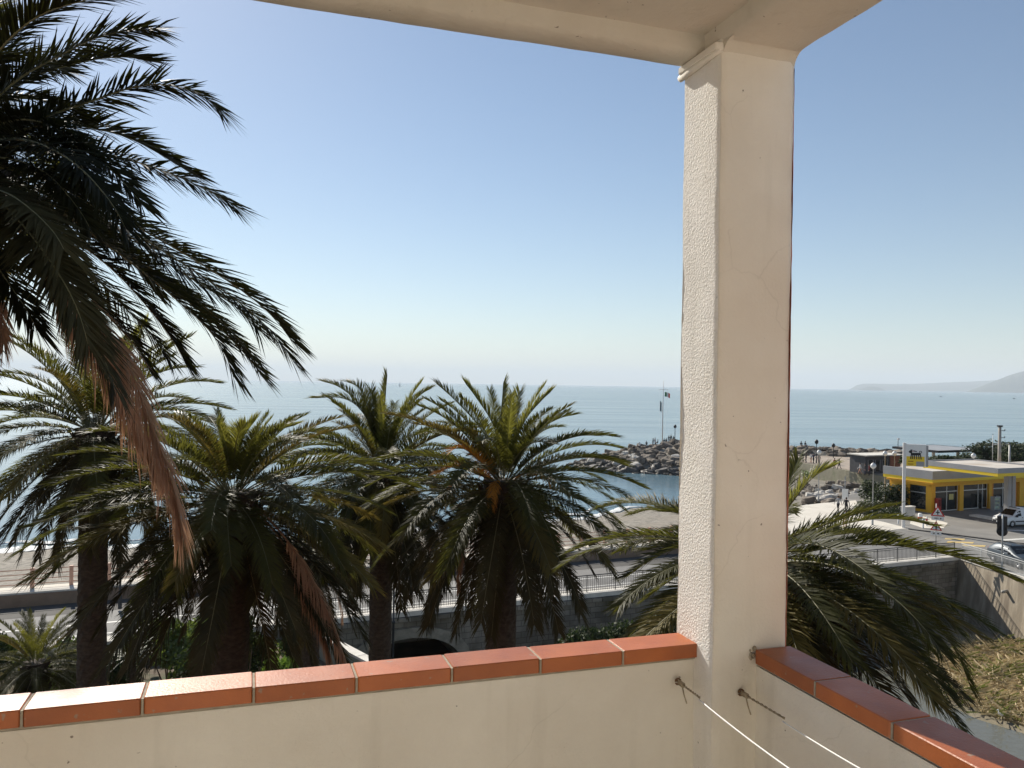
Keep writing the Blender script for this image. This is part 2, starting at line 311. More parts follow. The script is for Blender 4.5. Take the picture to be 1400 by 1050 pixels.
nt.links.new(sea_noise(.22, (1, 1.8, 1), 6), b1.inputs['Height'])
nt.links.new(b1.outputs['Normal'], p.inputs['Normal'])
s = MB(); s.sheet([(-30000, 40), (45000, 40), (45000, 42000), (-30000, 42000)], -.02); struct('sea', s, m_sea)
# inland ground under everything on the near side
s = MB(); s.sheet([(-30000, -20000), (45000, -20000), (45000, 40.5), (-30000, 40.5)], -.6); struct('ground', s, m_land)
# garden terrace
gw = [(-10.9, 42.0), (-6.6, 36.9), (0, 29.4), (7.5, 25), (16, 20.5), (26, 16)]
s = MB(); s.prism([(-90, 6.5), (-90, -60), (60, -60), (60, 2), (26, 16), (16, 20.5), (7.5, 25), (0, 29.4), (-6.6, 36.9), (-10.9, 42.0), W2(-12.5, -.35), W2(-80, -.35)], -.6, GARDEN_Z)
struct('garden_ground', s, m_soil)
# riverbed + stream
s = MB()
s.prism([(-10.7, 41.6), (0, 29.2), (7.5, 24.8), (26, 15.8), (36.5, 12), (36.0, 60), W2(37.8, 1.0), W2(-12.4, 1.0)], -.55, .0)
s.prism([W2(-12.2, .95), W2(37.6, .95), W2(37.6, 9.4), W2(-12.2, 9.4)], -.55, -.004)
struct('riverbed', s, m_riverbed)
m_stream, nt2, p2 = nodes('stream_water'); p2.inputs['Specular IOR Level'].default_value = .28; p2.inputs['Base Color'].default_value = (.13, .13, .105, 1); p2.inputs['Roughness'].default_value = .08
tc2 = nt2.nodes.new('ShaderNodeTexCoord'); n2 = nt2.nodes.new('ShaderNodeTexNoise'); n2.inputs['Scale'].default_value = 2.5; nt2.links.new(tc2.outputs['Object'], n2.inputs['Vector'])
b2 = nt2.nodes.new('ShaderNodeBump'); b2.inputs['Distance'].default_value = .02; nt2.links.new(n2.outputs['Fac'], b2.inputs['Height']); nt2.links.new(b2.outputs['Normal'], p2.inputs['Normal'])
random.seed(5)
poly = [(36.2, 14), (36.2, 35.5), (33, 37.2), (29.5, 39.2), (26.8, 40.6), (25.0, 42.8), (24.2, 46), (25.0, 50), (27.5, 56), (30, 61.2), (20, 57), (17, 53), (19.5, 49.5), (21, 46.5), (19, 44), (14, 38), (6, 33), (2, 30.5), (8, 25.5), (26, 16.5)]
s = MB(); s.sheet(poly, .03); struct('stream', s, m_stream)

# beach
SH = [(-110, 47), (-60, 47.5), (-34, 48.2), (-28, 48.8), (-10, 47.3), (5, 46.6), (22, 47.2), (32, 49.5), (42, 53.5), (51, 57.5), (58, 64), (66, 78), (74, 96)]
def shore(a):
    for (a0, b0), (a1, b1_) in zip(SH, SH[1:]):
        if a <= a1: return b0+(b1_-b0)*(max(a, a0)-a0)/(a1-a0)
    return SH[-1][1]
random.seed(2)
s = MB(); NA, NB = 150, 26; vs = []; fs = []
def hash2(i, j, k=0): return (math.sin(i*12.9898+j*78.233+k*37.7)*43758.5453) % 1
for i in range(NA+1):
    a = -110+i*(170/NA)
    sb = shore(a)+1.1*math.sin(a*.35)+.6*math.sin(a*.9+1)
    for j in range(NB+1):
        t = j/NB; b = 9.85+(sb+9-9.85)*t
        k = (b-9.85)/(sb-9.85)
        z = 4.3-2.6*min(k/.55, 1)-1.7*max(0, (k-.55)/.45)+(hash2(i, j)-.5)*.16*(1 if .02 < k < 1 else 0)
        if k > 1: z = -1.2*(k-1)*8
        vs.append(W(a, b, z))
for i in range(NA):
    for j in range(NB):
        q = i*(NB+1)+j; fs.append((q, q+NB+1, q+NB+2, q+1))
s.add(vs, fs, 0, True); struct('beach', s, m_beach)
# breaking foam along the shore: two irregular ribbons
s = MB()
for (off, wid, z, seed) in ((.2, 2.0, .07, 1), (3.6, 1.1, .10, 9)):
    vs = []; fs = []; n = 520
    for i in range(n+1):
        a = -80+i*(124/n); sb = shore(a)+1.1*math.sin(a*.35)+.6*math.sin(a*.9+1)
        w = wid*(.55+.45*math.sin(a*.55+seed)*math.sin(a*.23+2*seed)+.25*hash2(i, seed))
        w *= min(1, (44-a)/7)
        if seed == 9: w *= max(0, math.sin(a*.21+1.3)-.1)
        c = sb+off+.5*math.sin(a*.8+seed)+.35*hash2(i, seed, 2)
        vs += [W(a, c-w*.6, z), W(a, c, z+.16), W(a, c+max(w, .02), z-.05)]
    for i in range(n):
        q = i*3; fs += [(q, q+3, q+4, q+1), (q+1, q+4, q+5, q+2)]
    s.add(vs, fs, 0, True)
tag(struct('surf_foam', s, m_foam), kind='stuff')

# road deck and its sheets
s = MB(); s.prism([W2(-80, -.3), W2(37.8, -.3), W2(37.8, 8.4), W2(-80, 8.4)], 3.75, 4.5); struct('road', s, m_asphalt)
s = MB(); s.sheet([W2(-80, 5.9), W2(30, 5.9), W2(30, 8.38), W2(-80, 8.38)], 4.504); struct('dark_road_strip', s, m_asphalt_dark)  # strip of darker asphalt along the foot of the promenade wall
s = MB()
s.sheet([W2(-80, 3.42), W2(33, 3.42), W2(33, 3.62), W2(-80, 3.62)], 4.504)
s.sheet([W2(-80, 1.45), W2(33, 1.45), W2(33, 1.58), W2(-80, 1.58)], 4.504)
struct('lane_markings', s, m_paint)
s = MB(); s.prism([W2(-80, -.42), W2(37.9, -.42), W2(37.9, .55), W2(-80, .55)], 4.36, 4.64); struct('bridge_kerb', s, m_curb)
# promenade with its low wall
s = MB(); s.prism([W2(-80, 8.62), W2(24, 8.62), W2(24, 10.0), W2(-80, 10.0)], -.5, 5.27); s.prism([W2(-80, 8.4), W2(24, 8.4), W2(24, 8.62), W2(-80, 8.62)], -.5, 5.3)
struct('promenade', s, m_paving)
s = MB(); s.prism([W2(-80, 8.27), W2(24.1, 8.27), W2(24.1, 8.397), W2(-80, 8.397)], 4.0, 5.2)
w_ = s.build('promenade_wall', m_wallbrown); tag(w_, 'long low brown wall holding up the seaside promenade beside the road', 'wall')

# right bank land
s = MB()
s.prism([(34.98, 62.6), (37.0, 45), (39, 12), (220, 12), (420, 60), (420, 140), (160, 150), (80, 125), (62, 121), (57.5, 117), (48, 107), (38.5, 94), (31.5, 84), (27, 75), W2(27, 8.36), W2(37.8, 8.36)], -.55, 4.496)
struct('east_bank', s, m_plaza_asphalt)
def pxpoly(pts, z): return [tuple(gp(x, y, z)[:2]) for x, y in pts]
s = MB(); s.sheet(pxpoly([(1070, 694), (1122, 688), (1170, 684), (1178, 700), (1181, 708), (1210, 714), (1240, 722), (1180, 730), (1130, 722), (1080, 730)], 4.5), 4.5+.004); struct('white_path', s, m_paving)
s = MB()
for x0, x1, y in ((1293, 1320, 735.5), (1296, 1332, 740), (1316, 1348, 744.5)):
    s.sheet(pxpoly([(x0, y), (x1, y+1.2), (x1-2, y+3.2), (x0-2, y+1.8)], 4.5), 4.506)
struct('yellow_crossing_stripes', s, m_paint_y)
s = MB()
s.sheet(pxpoly([(1370, 737.5), (1440, 733.5), (1440, 735), (1370, 739.5)], 4.5), 4.506)
s.sheet(pxpoly([(1374, 724), (1440, 726), (1440, 727.5), (1374, 725.3)], 4.5), 4.506)
struct('white_road_lines', s, m_paint)
# long kerb between forecourt and road
s = MB(); A_, B_ = gp(1242, 724, 4.5), gp(1420, 747, 4.5); dd = (B_-A_).normalized(); nn = Vector((-dd.y, dd.x, 0))
s.prism([tuple((A_)[:2]), tuple((B_)[:2]), tuple((B_+nn*.22)[:2]), tuple((A_+nn*.22)[:2])], 4.4, 4.59); struct('forecourt_kerb', s, m_asphalt_dark)
# island of pale paving near the station
s = MB(); s.sheet(pxpoly([(1246, 708), (1262, 706), (1296, 715), (1290, 722), (1262, 722), (1244, 716)], 4.5), 4.504); struct('forecourt_paving', s, m_paving)

# headlands across the bay
def hill(name, prof, d, base=533):
    s = MB(); vs = []; fs = []
    n = len(prof)
    for i, (x, y) in enumerate(prof):
        for k, (dd_, hh) in enumerate(((0, 0), (.03, .45), (.07, .82), (.12, 1), (.2, .8), (.3, 0))):
            p = at(x, y, d); top = max(p.z, 1)
            v = CAM+ray(x, y)*(d*(1+dd_)); h = top*hh*(1+.10*math.sin(i*2.1+k*1.7))
            v.z = h if hh not in (0,) else -2
            if hh == 1: v.z = CAMZ+(p.z-CAMZ)*(1+dd_)
            vs.append(v)
    for i in range(n-1):
        for k in range(5): q = i*6+k; fs.append((q, q+6, q+7, q+1))
    s.add(vs, fs, 0, True); return struct(name, s, m_hill)
def dense(prof, n=40, amp=.35):
    out = []
    x0, x1 = prof[0][0], prof[-1][0]
    for i in range(n+1):
        x = x0+(x1-x0)*i/n
        for (xa, ya), (xb, yb) in zip(prof, prof[1:]):
            if xa <= x <= xb: y = ya+(yb-ya)*(x-xa)/(xb-xa); break
        out.append((x, y+amp*(hash2(i, 3)-.5)))
    return out
hill('far_headland', dense([(1160, 533.6), (1172, 526), (1182, 524.2), (1215, 525), (1255, 524.8), (1300, 522.5), (1340, 521), (1420, 516), (1480, 512)], 60), 17000)
hill('far_headland', dense([(1174, 533.2), (1184, 529.2), (1192, 528), (1200, 529), (1212, 533.8)], 24, .2), 13500)
hill('near_headland', dense([(1320, 536), (1345, 526.5), (1362, 520), (1380, 513), (1395, 508.5), (1420, 503), (1470, 492), (1540, 488)], 50), 11500)

# breakwater mound
CREST = [(74, 150, 5.4, 12), (66, 156, 5.6, 13), (58, 160, 5.6, 15), (47, 168, 5.2, 17), (38, 175, 5.2, 18), (30, 175, 4.1, 15), (24, 175, 2.6, 11), (18, 176, .9, 6), (13, 177, -.3, 4)]
def moundz(x, y):
    best = -3
    for (x0, y0, z0, w0), (x1, y1, z1, w1) in zip(CREST, CREST[1:]):
        dx, dy = x1-x0, y1-y0; t = max(0, min(1, ((x-x0)*dx+(y-y0)*dy)/(dx*dx+dy*dy)))
        d = math.hypot(x-x0-dx*t, y-y0-dy*t); z = z0+(z1-z0)*t; w = w0+(w1-w0)*t
        k = max(0, d-2.5)/w
        best = max(best, z-(z+1.2)*k)
    return best
s = MB(); vs = []; fs = []; nx, ny = 80, 60
for i in range(nx+1):
    for j in range(ny+1):
        x = 4+i*(92/nx); y = 138+j*(62/ny); vs.append((x, y, moundz(x, y)-.5+.5*hash2(i, j)))
for i in range(nx):
    for j in range(ny):
        q = i*(ny+1)+j
        if max(vs[q][2], vs[q+ny+1][2], vs[q+ny+2][2], vs[q+1][2]) > -1.5: fs.append((q, q+ny+1, q+ny+2, q+1))
s.add(vs, fs); struct('breakwater_mound', s, m_scree)
# pier platform and its wall
PIER = [(57.5, 117), (54, 128), (50.2, 143), (47.5, 152), (60, 154), (77, 146), (82, 124), (62, 120)]
s = MB(); s.prism(PIER, -.5, 4.62); struct('pier_walkway', s, M('worn_pier_paving', (.30, .25, .20), (.38, .32, .26), .5, .9, c3=(.25, .2, .16), s3=.15))
s = MB()
for (x0, y0), (x1, y1) in zip(PIER[:3], PIER[1:4]):
    t = Vector((x1-x0, y1-y0, 0)).normalized(); n = Vector((-t.y, t.x, 0))
    if n.x > 0: n = -n
    s.prism([(x0+n.x*.05, y0+n.y*.05), (x1+n.x*.05, y1+n.y*.05), (x1+n.x*.6, y1+n.y*.6), (x0+n.x*.6, y0+n.y*.6)], -.4, 4.55)
m_pierwall = M('mossy_pier_wall', (.22, .205, .15), (.30, .28, .21), .5, .95, .05, 3, c3=(.15, .16, .09), s3=.3)
tag(s.build('pier_wall', m_pierwall), 'grey green retaining wall under the pier walkway with rubble at its foot', 'wall')
# rubble ground below the pier wall
s = MB(); s.prism([(31, 85.5), (38.3, 94.3), (48, 107.3), (57, 117), (53.5, 128), (49.6, 143), (47, 152), (41, 150), (38, 132), (33, 110), (28, 92)], -.5, 2.2)
struct('rubble_ground', s, m_scree)

# boulders
def boulder_mesh(seed, mat):
    rnd = random.Random(seed); s = MB(); n, k = 9, 6; vs = []; fs = []
    ph = [rnd.uniform(0, 6.28) for _ in range(6)]
    for i in range(k+1):
        for j in range(n):
            th = math.pi*i/k; a = 2*math.pi*j/n
            d = Vector((math.sin(th)*math.cos(a), math.sin(th)*math.sin(a), math.cos(th)))
            r = 1+.22*math.sin(2.3*d.x+ph[0]+1.7*d.y)+.18*math.sin(3.1*d.y+ph[1]-2*d.z)+.15*rnd.uniform(-1, 1)*(1 if 0 < i < k else 0)
            q = d*r; q = Vector((max(-.78, min(.78, q.x)), max(-.74, min(.74, q.y)), max(-.72, min(.7, q.z))))
            vs.append((q.x*1.35, q.y, q.z*.72))
    for i in range(k):
        for j in range(n): fs.append((i*n+j, i*n+(j+1) % n, (i+1)*n+(j+1) % n, (i+1)*n+j))
    s.add(vs, fs); return s.mesh('boulder', mat)
BM = [boulder_mesh(i, m_rock) for i in range(6)]; BW = [boulder_mesh(20+i, m_rock_wet) for i in range(3)]; BP = [boulder_mesh(30+i, m_rock_pale) for i in range(3)]
random.seed(11)
def put_boulder(x, y, z, sc, meshes, label, group):
    o = link('boulder', random.choice(meshes), None, (x, y, z), (random.uniform(-.35, .35), random.uniform(-.35, .35), random.uniform(-.6, 1.0)), sc)
    tag(o, label, 'boulder', group)
nb = 0
while nb < 160:
    x = random.uniform(14, 47); y = random.uniform(150, 182)
    z = moundz(x, y)
    if z < -.3: continue
    if x/y > .226 or x/y < .095: continue
    wet = z < 1.0+random.uniform(-.5, .3)
    if wet: put_boulder(x, y, z-.1, random.uniform(.8, 1.5), BW, 'dark wet boulder at the waterline of the rocky breakwater point', 'wet boulders along the foot of the breakwater')
    else: put_boulder(x, y, z-.1, random.uniform(.7, 1.45), BM if random.random() < .9 else BP, 'dry grey brown boulder piled on the breakwater left of the white pillar', 'boulders piled on the breakwater')
    nb += 1
nb = 0
while nb < 65:
    x = random.uniform(54, 80); y = random.uniform(146, 160)
    if not .36 < x/y < .49: continue
    z = moundz(x, y)
    if z < 3: continue
    put_boulder(x, y, z-.15, random.uniform(.7, 1.3), BM, 'brown boulder in the rock bank behind the pier walkway', 'boulders of the rock bank behind the pier'); nb += 1
nb = 0
while nb < 75:
    t = random.random()**1.3; x0, y0 = 37.5+t*15, 92+t*32
    x = x0+random.uniform(-5, 4); y = y0+random.uniform(-3.5, 3)
    put_boulder(x, y, 2.3+random.uniform(0, .7), random.uniform(.5, 1.15), BP if random.random() < .45 else BM, 'pale rubble boulder heaped below the pier wall by the white path', 'rubble boulders below the pier wall'); nb += 1

s = MB(); rnd = random.Random(77); proto_b = [boulder_mesh(60+i, m_rock) for i in range(4)]
def scatter(x, y, z, r):
    pm = rnd.choice(proto_b); mt = Matrix.Translation((x, y, z)) @ Euler((rnd.uniform(-.6, .6), rnd.uniform(-.6, .6), rnd.uniform(0, 6.28))).to_matrix().to_4x4() @ Matrix.Diagonal((r, r, r, 1))
    s.add([mt @ v_.co for v_ in pm.vertices], [tuple(p_.vertices) for p_ in pm.polygons])
k = 0
while k < 900:
    x, y = rnd.uniform(12, 80), rnd.uniform(146, 184); z = moundz(x, y)
    if z < -.2: continue
    scatter(x, y, z+.05, rnd.uniform(.22, .6)); k += 1
for k in range(420):
    t = rnd.random(); scatter(37+t*15+rnd.uniform(-6, 4.5), 90+t*36+rnd.uniform(-4, 3), 2.3, rnd.uniform(.15, .5))
tag(s.build('small_rocks', m_rock), 'small broken rock filling the gaps between the big boulders', 'rubble', kind='stuff')
# ================================================================== BALCONY
bal = lambda v, u, z: Vector((v, u, z))
BO = (0, 0, CAMZ)
def bthing(name, label, cat): return thing(name, label, cat, BO, BROT)
# parapet towards the sea
t = bthing('balcony_parapet', 'white balcony parapet on the sea side topped by sunlit terracotta tiles', 'parapet')
s = MB(); s.box((-.95, 2.265, -1.3), (4.88, .10, .89)); s.build('wall', m_plaster, t)
s = MB(); s.box((-.95, 2.256, -.8475), (4.87, .096, .007)); s.build('mortar_bed', m_grout, t)
x1 = 1.356; k = 0
random.seed(4)
while x1 > -3.2:
    L = .2595; cx = x1-.003-L/2
    s = MB(); s.box((cx, 2.258+random.uniform(-.0015, .0015), -.8225+random.uniform(-.001, .001)), (L, .118, .043), random.uniform(-.004, .004), 0, .004)
    s.build('coping_tile', m_tile, t)
    s = MB(); s.box((x1-.003-L-.003, 2.258, -.8235), (.0056, .115, .040)); s.build('grout_joint', m_grout, t)
    x1 -= L+.0065; k += 1
# parapet on the right
t = bthing('balcony_parapet', 'white balcony parapet right of the pillar topped by shaded dark red tiles', 'parapet')
s = MB(); s.box((1.5535, .10, -1.3), (.113, 4.02, .89)); s.build('wall', m_plaster, t)
s = MB(); s.box((1.552, .10, -.8475), (.108, 4.01, .007)); s.build('mortar_bed', m_grout, t)
y1 = 2.105
while y1 > -1.9:
    L = .270; cy = y1-.003-L/2
    s = MB(); s.box((1.549+random.uniform(-.0015, .0015), cy, -.8225+random.uniform(-.001, .001)), (.128, L, .043), random.uniform(-.004, .004), 0, .004)
    s.build('coping_tile', m_tile, t)
    s = MB(); s.box((1.549, y1-.003-L-.0035, -.8235), (.125, .0066, .040)); s.build('grout_joint', m_grout, t)
    y1 -= L+.0075
# corner pillar: slightly irregular plaster shaft, coarse left face
t = bthing('corner_pillar', 'white plastered corner pillar of the balcony with coarse sunlit left face', 'pillar')
def wobble_panel(mb, p00, pu, pv, nu, nv, amp, seed, mi=0):
    vs = []; fs = []; n = pu.cross(pv).normalized()
    for i in range(nu+1):
        for j in range(nv+1):
            e = min(1, 6*min(j, nv-j)/nv)
            vs.append(p00+pu*(i/nu)+pv*(j/nv)+n*amp*(.5*math.sin(j*.31+seed)+.5*math.sin(j*.13+i*1.3+seed*2)+.7*(hash2(i, j, seed)-.5)))
    for i in range(nu):
        for j in range(nv): q = i*(nv+1)+j; fs.append((q, q+nv+1, q+nv+2, q+1))
    mb.add(vs, fs, mi, True)
vL, vR, uN, uF = 1.346, 1.608, 2.112, 2.325
z0_, z1_ = -1.75, 1.06
s = MB()   # near corner is rounded over a strip of columns
cols = []
rc = .012
prof = [(vL, uF), (vL, uF-.05), (vL, uF-.11), (vL, uN+.03), (vL+.002, uN+rc*.45), (vL+rc*.45, uN+.002), (vL+.03, uN), (vL+.09, uN), (vL+.17, uN), (vR-.02, uN), (vR-.003, uN+.003), (vR, uN+.02), (vR, uF), (vL, uF)]
nz = 90; vs = []; fs = []; mi = []
for j in range(nz+1):
    z = z0_+(z1_-z0_)*j/nz
    for i, (a, b) in enumerate(prof):
        w = .0016*math.sin(j*.4+i*.2)+.0022*(hash2(i % (len(prof)-1), j)-.5)+.003*math.sin(j*.11+2)
        vs.append((a+(w if i < 6 else 0), b+w*.8, z))
n = len(prof)
for j in range(nz):
    for i in range(n-1):
        q = j*n+i; fs.append((q, q+n, q+n+1, q+1)); mi.append(1 if i < 4 else 0)
b0 = len(s.v); s.v += [Vector(v) for v in vs]; s.f += fs; s.m += mi; s.sm += [True]*len(fs)
s.build('shaft', [m_plaster, m_plaster_rough], t)
s = MB(); vs = []; fs = []   # flaking coat of facade paint on the outer side, ragged towards us
for j in range(61):
    z = -.86+(1.0+.86)*j/60; w = .0035*hash2(j, 7)+.002*math.sin(j*.5)
    vs += [(vR-.001, uN-.0005+w*.8, z), (vR+.0025+.002*hash2(j, 5), uN+.005, z), (vR+.003, uF, z)]
for j in range(60):
    q = j*3; fs += [(q, q+1, q+4, q+3), (q+1, q+2, q+5, q+4)]
s.add(vs, fs); s.build('facade_coat', m_facade, t)
s = MB()
s.tube([(vL-.012, uF+.012, 1.008), (vL-.012, uN+.12, 1.012), (vL-.010, uN-.005, 1.016)], [.011, .012, .010], 8)
s.box((vL-.010, (uN+uF)/2, 1.028), (.03, uF-uN+.012, .022), 0, 0, .004)
s.build('drip_moulding', m_plaster, t)
s = MB()
for k_ in range(16):
    a = random.uniform(0, 1)
    s.sphere((1.36+random.uniform(-.008, .012), 2.195+random.uniform(-.008, .01), -.80-.055*a), random.uniform(.004, .009), 6)
for k_ in range(10): s.sphere((1.482+random.uniform(-.006, .008), uN+random.uniform(-.008, .006), -.80-.055*random.random()), random.uniform(.004, .008), 6)
s.build('mortar_crumbs', m_crumb, t)
# roof: beams and ceiling
t = bthing('balcony_roof', 'cream painted balcony ceiling with edge beams meeting over the pillar', 'roof')
def edge_beam(mb, path, inner, z0, z1, amp, seed, n=70):
    # path: outer lower edge from->to (v,u); inner: offset vector to inner edge
    a, b = Vector((*path[0], 0)), Vector((*path[1], 0)); off = Vector((*inner, 0)); vs = []; fs = []
    o = off.normalized()
    for i in range(n+1):
        p = a.lerp(b, i/n); w = amp*(math.sin(i*.35+seed)*.5+.9*(hash2(i, seed)-.5)); wz = amp*.8*(hash2(i, seed, 3)-.5)+amp*.5*math.sin(i*.2+seed)
        vs += [p+Vector((0, 0, z1+.2))-o*.002, p-o*w*.6+Vector((0, 0, z0+.008+wz)), p+o*.008+Vector((0, 0, z0+wz)), p+off-o*.02+Vector((0, 0, z0+wz*.4)), p+off+o*.004+Vector((0, 0, z0+.014)), p+off+o*.012+Vector((0, 0, z1+.02))]
    for i in range(n):
        for k in range(5): q = i*6+k; fs.append((q, q+1, q+7, q+6))
    mb.add(vs, fs, 0, True)
s = MB(); edge_beam(s, ((-3.6, 2.324), (vR, 2.324)), (0, -.118), 1.04, 1.095, .003, 1); s.build('sea_beam', m_ceiling, t)
s = MB(); edge_beam(s, ((vR, 2.324), (vR, -2.2)), (-.262, 0), 1.0402, 1.095, .004, 5)
# haunch where the pillar flares into the right beam
hv = []; hf = []
for i in range(9):
    a = i/8*math.pi/2; y = uN-.075*(1-math.cos(a))*1.0; z = 1.041-.075*(1-math.sin(a))
    hv += [(vR-.10, y, z), (vR-.004, y, z)]
hv2 = []
for i in range(9):
    a = i/8*math.pi/2
    hv2 += [(vL+.004, uN+.002-.05*(1-math.cos(a)), 1.043-.05*(1-math.sin(a))), (vR-.001, uN+.002-.05*(1-math.cos(a)), 1.043-.05*(1-math.sin(a)))]
hf = [(i*2, i*2+1, i*2+3, i*2+2) for i in range(8)]
s.add(hv2, hf, 0, True)
hs = [(vR-.001, uN+.01, .993)] + [hv2[2*i+1] for i in range(9)] + [(vR-.001, uN+.01, 1.05)]
s.add(hs, [tuple(range(len(hs)))]); s.add([(vL+.004, p[1], p[2]) for p in hs], [tuple(range(len(hs)-1, -1, -1))])
s.build('side_beam', m_ceiling, t)
s = MB(); vs = []; fs = []
for i in range(25):
    for j in range(25):
        vs.append((-3.6+5.15*i/24, -2.2+4.47*j/24, 1.095+.003*(hash2(i, j)-.5)))
for i in range(24):
    for j in range(24): q = i*25+j; fs.append((q, q+1, q+26, q+25))
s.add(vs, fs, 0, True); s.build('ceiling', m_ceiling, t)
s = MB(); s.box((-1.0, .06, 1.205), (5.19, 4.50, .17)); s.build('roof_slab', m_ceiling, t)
# floor slab and the flat below
t = thing('apartment_building', 'terracotta apartment house carrying the balcony', 'building', (0, 0, GARDEN_Z), BROT)
s = MB(); s.box((-3, -8, (CAMZ-1.97-GARDEN_Z)/2), (16, 15.6, CAMZ-1.97-GARDEN_Z)); s.build('wall', m_facade, t)
s = MB(); s.box((-1.0, .06, CAMZ-1.86-GARDEN_Z), (5.24, 4.54, .21)); s.build('balcony_floor', m_floor, t)
s = MB(); s.box((-3, -1.05, CAMZ-.335-GARDEN_Z), (16, .3, 2.84)); s.build('rear_wall', m_plaster, t)

# clothes lines
def bl(v, u, z): return Matrix.Rotation(BROT, 3, 'Z') @ Vector((v, u, z)) + Vector(BO)
def bpx(x, y, axis, val):       # photo bearing met with a balcony plane (u or v = val)
    r = ray(x, y); a = BU if axis == 'u' else BV; return CAM+r*(val/r.dot(a))
def clothesline(label, hook, end, t0):
    t = thing('clothesline', label, 'clothesline', hook)
    e = end-hook
    pts = [e*k+Vector((0, 0, -.05*4*k*(1-k)*.3)) for k in [t0+i*(1-t0)/14 for i in range(15)]]
    s = MB(); s.tube(pts, .0022, 6); s.build('cord', m_cord, t)
    n = 22; tw = []
    for ph in (0, 3.14):
        q = [e*(t0*1.04*i/n)+Vector((.0022*math.cos(i*1.5+ph), 0, .0022*math.sin(i*1.5+ph))) for i in range(n+1)]
        tw.append(q)
    s = MB()
    for q in tw: s.tube(q, .0019, 5)
    d = e.normalized()
    for k in range(5):   # knot
        c = d*(.012+.006*k); o = d.orthogonal().normalized()
        s.tube([c+Matrix.Rotation(a*1.05, 3, d) @ (o*.006)+d*a*.0006 for a in range(8)], .0024, 5)
    s.tube([d*.03, d*.03+Vector((.006, -.004, -.03)), d*.035+Vector((.012, -.006, -.055))], .0022, 5)
    s.build('knot', m_twine, t)
    s = MB(); ang = [R(a) for a in range(-150, 181, 30)]
    nrm = BU
    s.tube([BV*.009*math.cos(a)+Vector((0, 0, .009*math.sin(a)))-BU*.004 for a in ang], .003, 6)
    s.tube([-BU*.004, BU*.03], .0035, 6)
    s.build('eye_hook', m_rust, t)
    return t
h1 = bpx(926, 931, 'u', 2.206); h2 = bpx(1012, 946, 'u', uN-.006)
# both lines run back over the balcony almost parallel to the right parapet
clothesline('white clothesline tied to the rusty hook on the parapet left of the pillar', h1, bpx(1190, 1125, 'u', 1.35), .16)
clothesline('white clothesline tied to the hook on the base of the pillar', h2, bpx(1300, 1117, 'u', 1.30), .27)

# ================================================================== PALMS
def bez(pts, n=22):
    pts = [Vector(p) for p in pts]; out = []
    # Catmull-Rom through the points
    P = [pts[0]*2-pts[1]]+pts+[pts[-1]*2-pts[-2]]
    seg = len(pts)-1; per = max(3, n//seg)
    for k in range(seg):
        p0, p1, p2, p3 = P[k:k+4]
        for i in range(per):
            t = i/per
            out.append(.5*((2*p1)+(p2-p0)*t+(2*p0-5*p1+4*p2-p3)*t*t+(-p0+3*p1-3*p2+p3)*t**3))
    out.append(pts[-1]); return out
def frond(curve, L, n, seed, wid=.024, start=.12, va=(10, 45), droop=.25, sweep=(62, 28), rach=.022, hang=0, tipl=.72):
    rnd = random.Random(seed); s = MB()
    lens = [0]
    for a, b in zip(curve, curve[1:]): lens.append(lens[-1]+(b-a).length)
    T = lens[-1]
    def pos(f):
        d = f*T
        for i in range(len(curve)-1):
            if d <= lens[i+1] or i == len(curve)-2:
                k = (d-lens[i])/max(1e-6, lens[i+1]-lens[i]); return curve[i].lerp(curve[i+1], k), (curve[i+1]-curve[i]).normalized()
    s.tube(curve, [rach*(1-.85*i/(len(curve)-1)) for i in range(len(curve))], 4, 1)
    Z = Vector((0, 0, 1)); refside = None
    for i in range(n):
        f = start+(1-start)*(i+.5)/n
        p, t = pos(f)
        sd = t.cross(Z)
        if sd.length < .15 and refside: sd = refside
        sd = (sd-t*sd.dot(t)).normalized()
        if refside and sd.dot(refside) < 0: sd = -sd
        refside = sd
        up = sd.cross(t)
        g = (f-start)/(1-start)
        ln = L*min(1, .4+3.2*g)*(1 if g < .55 else 1-(1-tipl)*((g-.55)/.45)**1.3)
        for side in (-1, 1):
            l = ln*rnd.uniform(.8, 1.1)
            if rnd.random() < .03: continue
            sw = R(sweep[0]+(sweep[1]-sweep[0])*g+rnd.uniform(-7, 7)); v = R(rnd.uniform(*va))
            d = t*math.cos(sw)+(sd*side*math.cos(v)+up*math.sin(v))*math.sin(sw)
            dr = droop*rnd.uniform(.5, 1.4)
            m_ = p+d*l*.5+Z*(-dr*l*.12); e = p+d*l+Z*(-dr*l*.55)
            if hang: m_ = m_.lerp(p-Z*l*.5+d*l*.15, hang); e = e.lerp(p-Z*l*.95+d*l*.25, hang)
            wv = d.cross(up*math.cos(v)-sd*side*math.sin(v)).normalized()*wid*.5*rnd.uniform(.8, 1.15)
            s.add([p-wv*.6, p+wv*.6, m_+wv, m_-wv, e], [(0, 1, 2, 3), (3, 2, 4)])
    return s
def arc(L, e0, bend, power=1.25, n=20):
    pts = [Vector((0, 0, 0))]; p = Vector((0, 0, 0))
    for i in range(n):
        f = (i+.5)/n; a = R(e0-bend*f**power)
        p = p+Vector((math.cos(a), 0, math.sin(a)))*(L/n); pts.append(p.copy())
    return pts
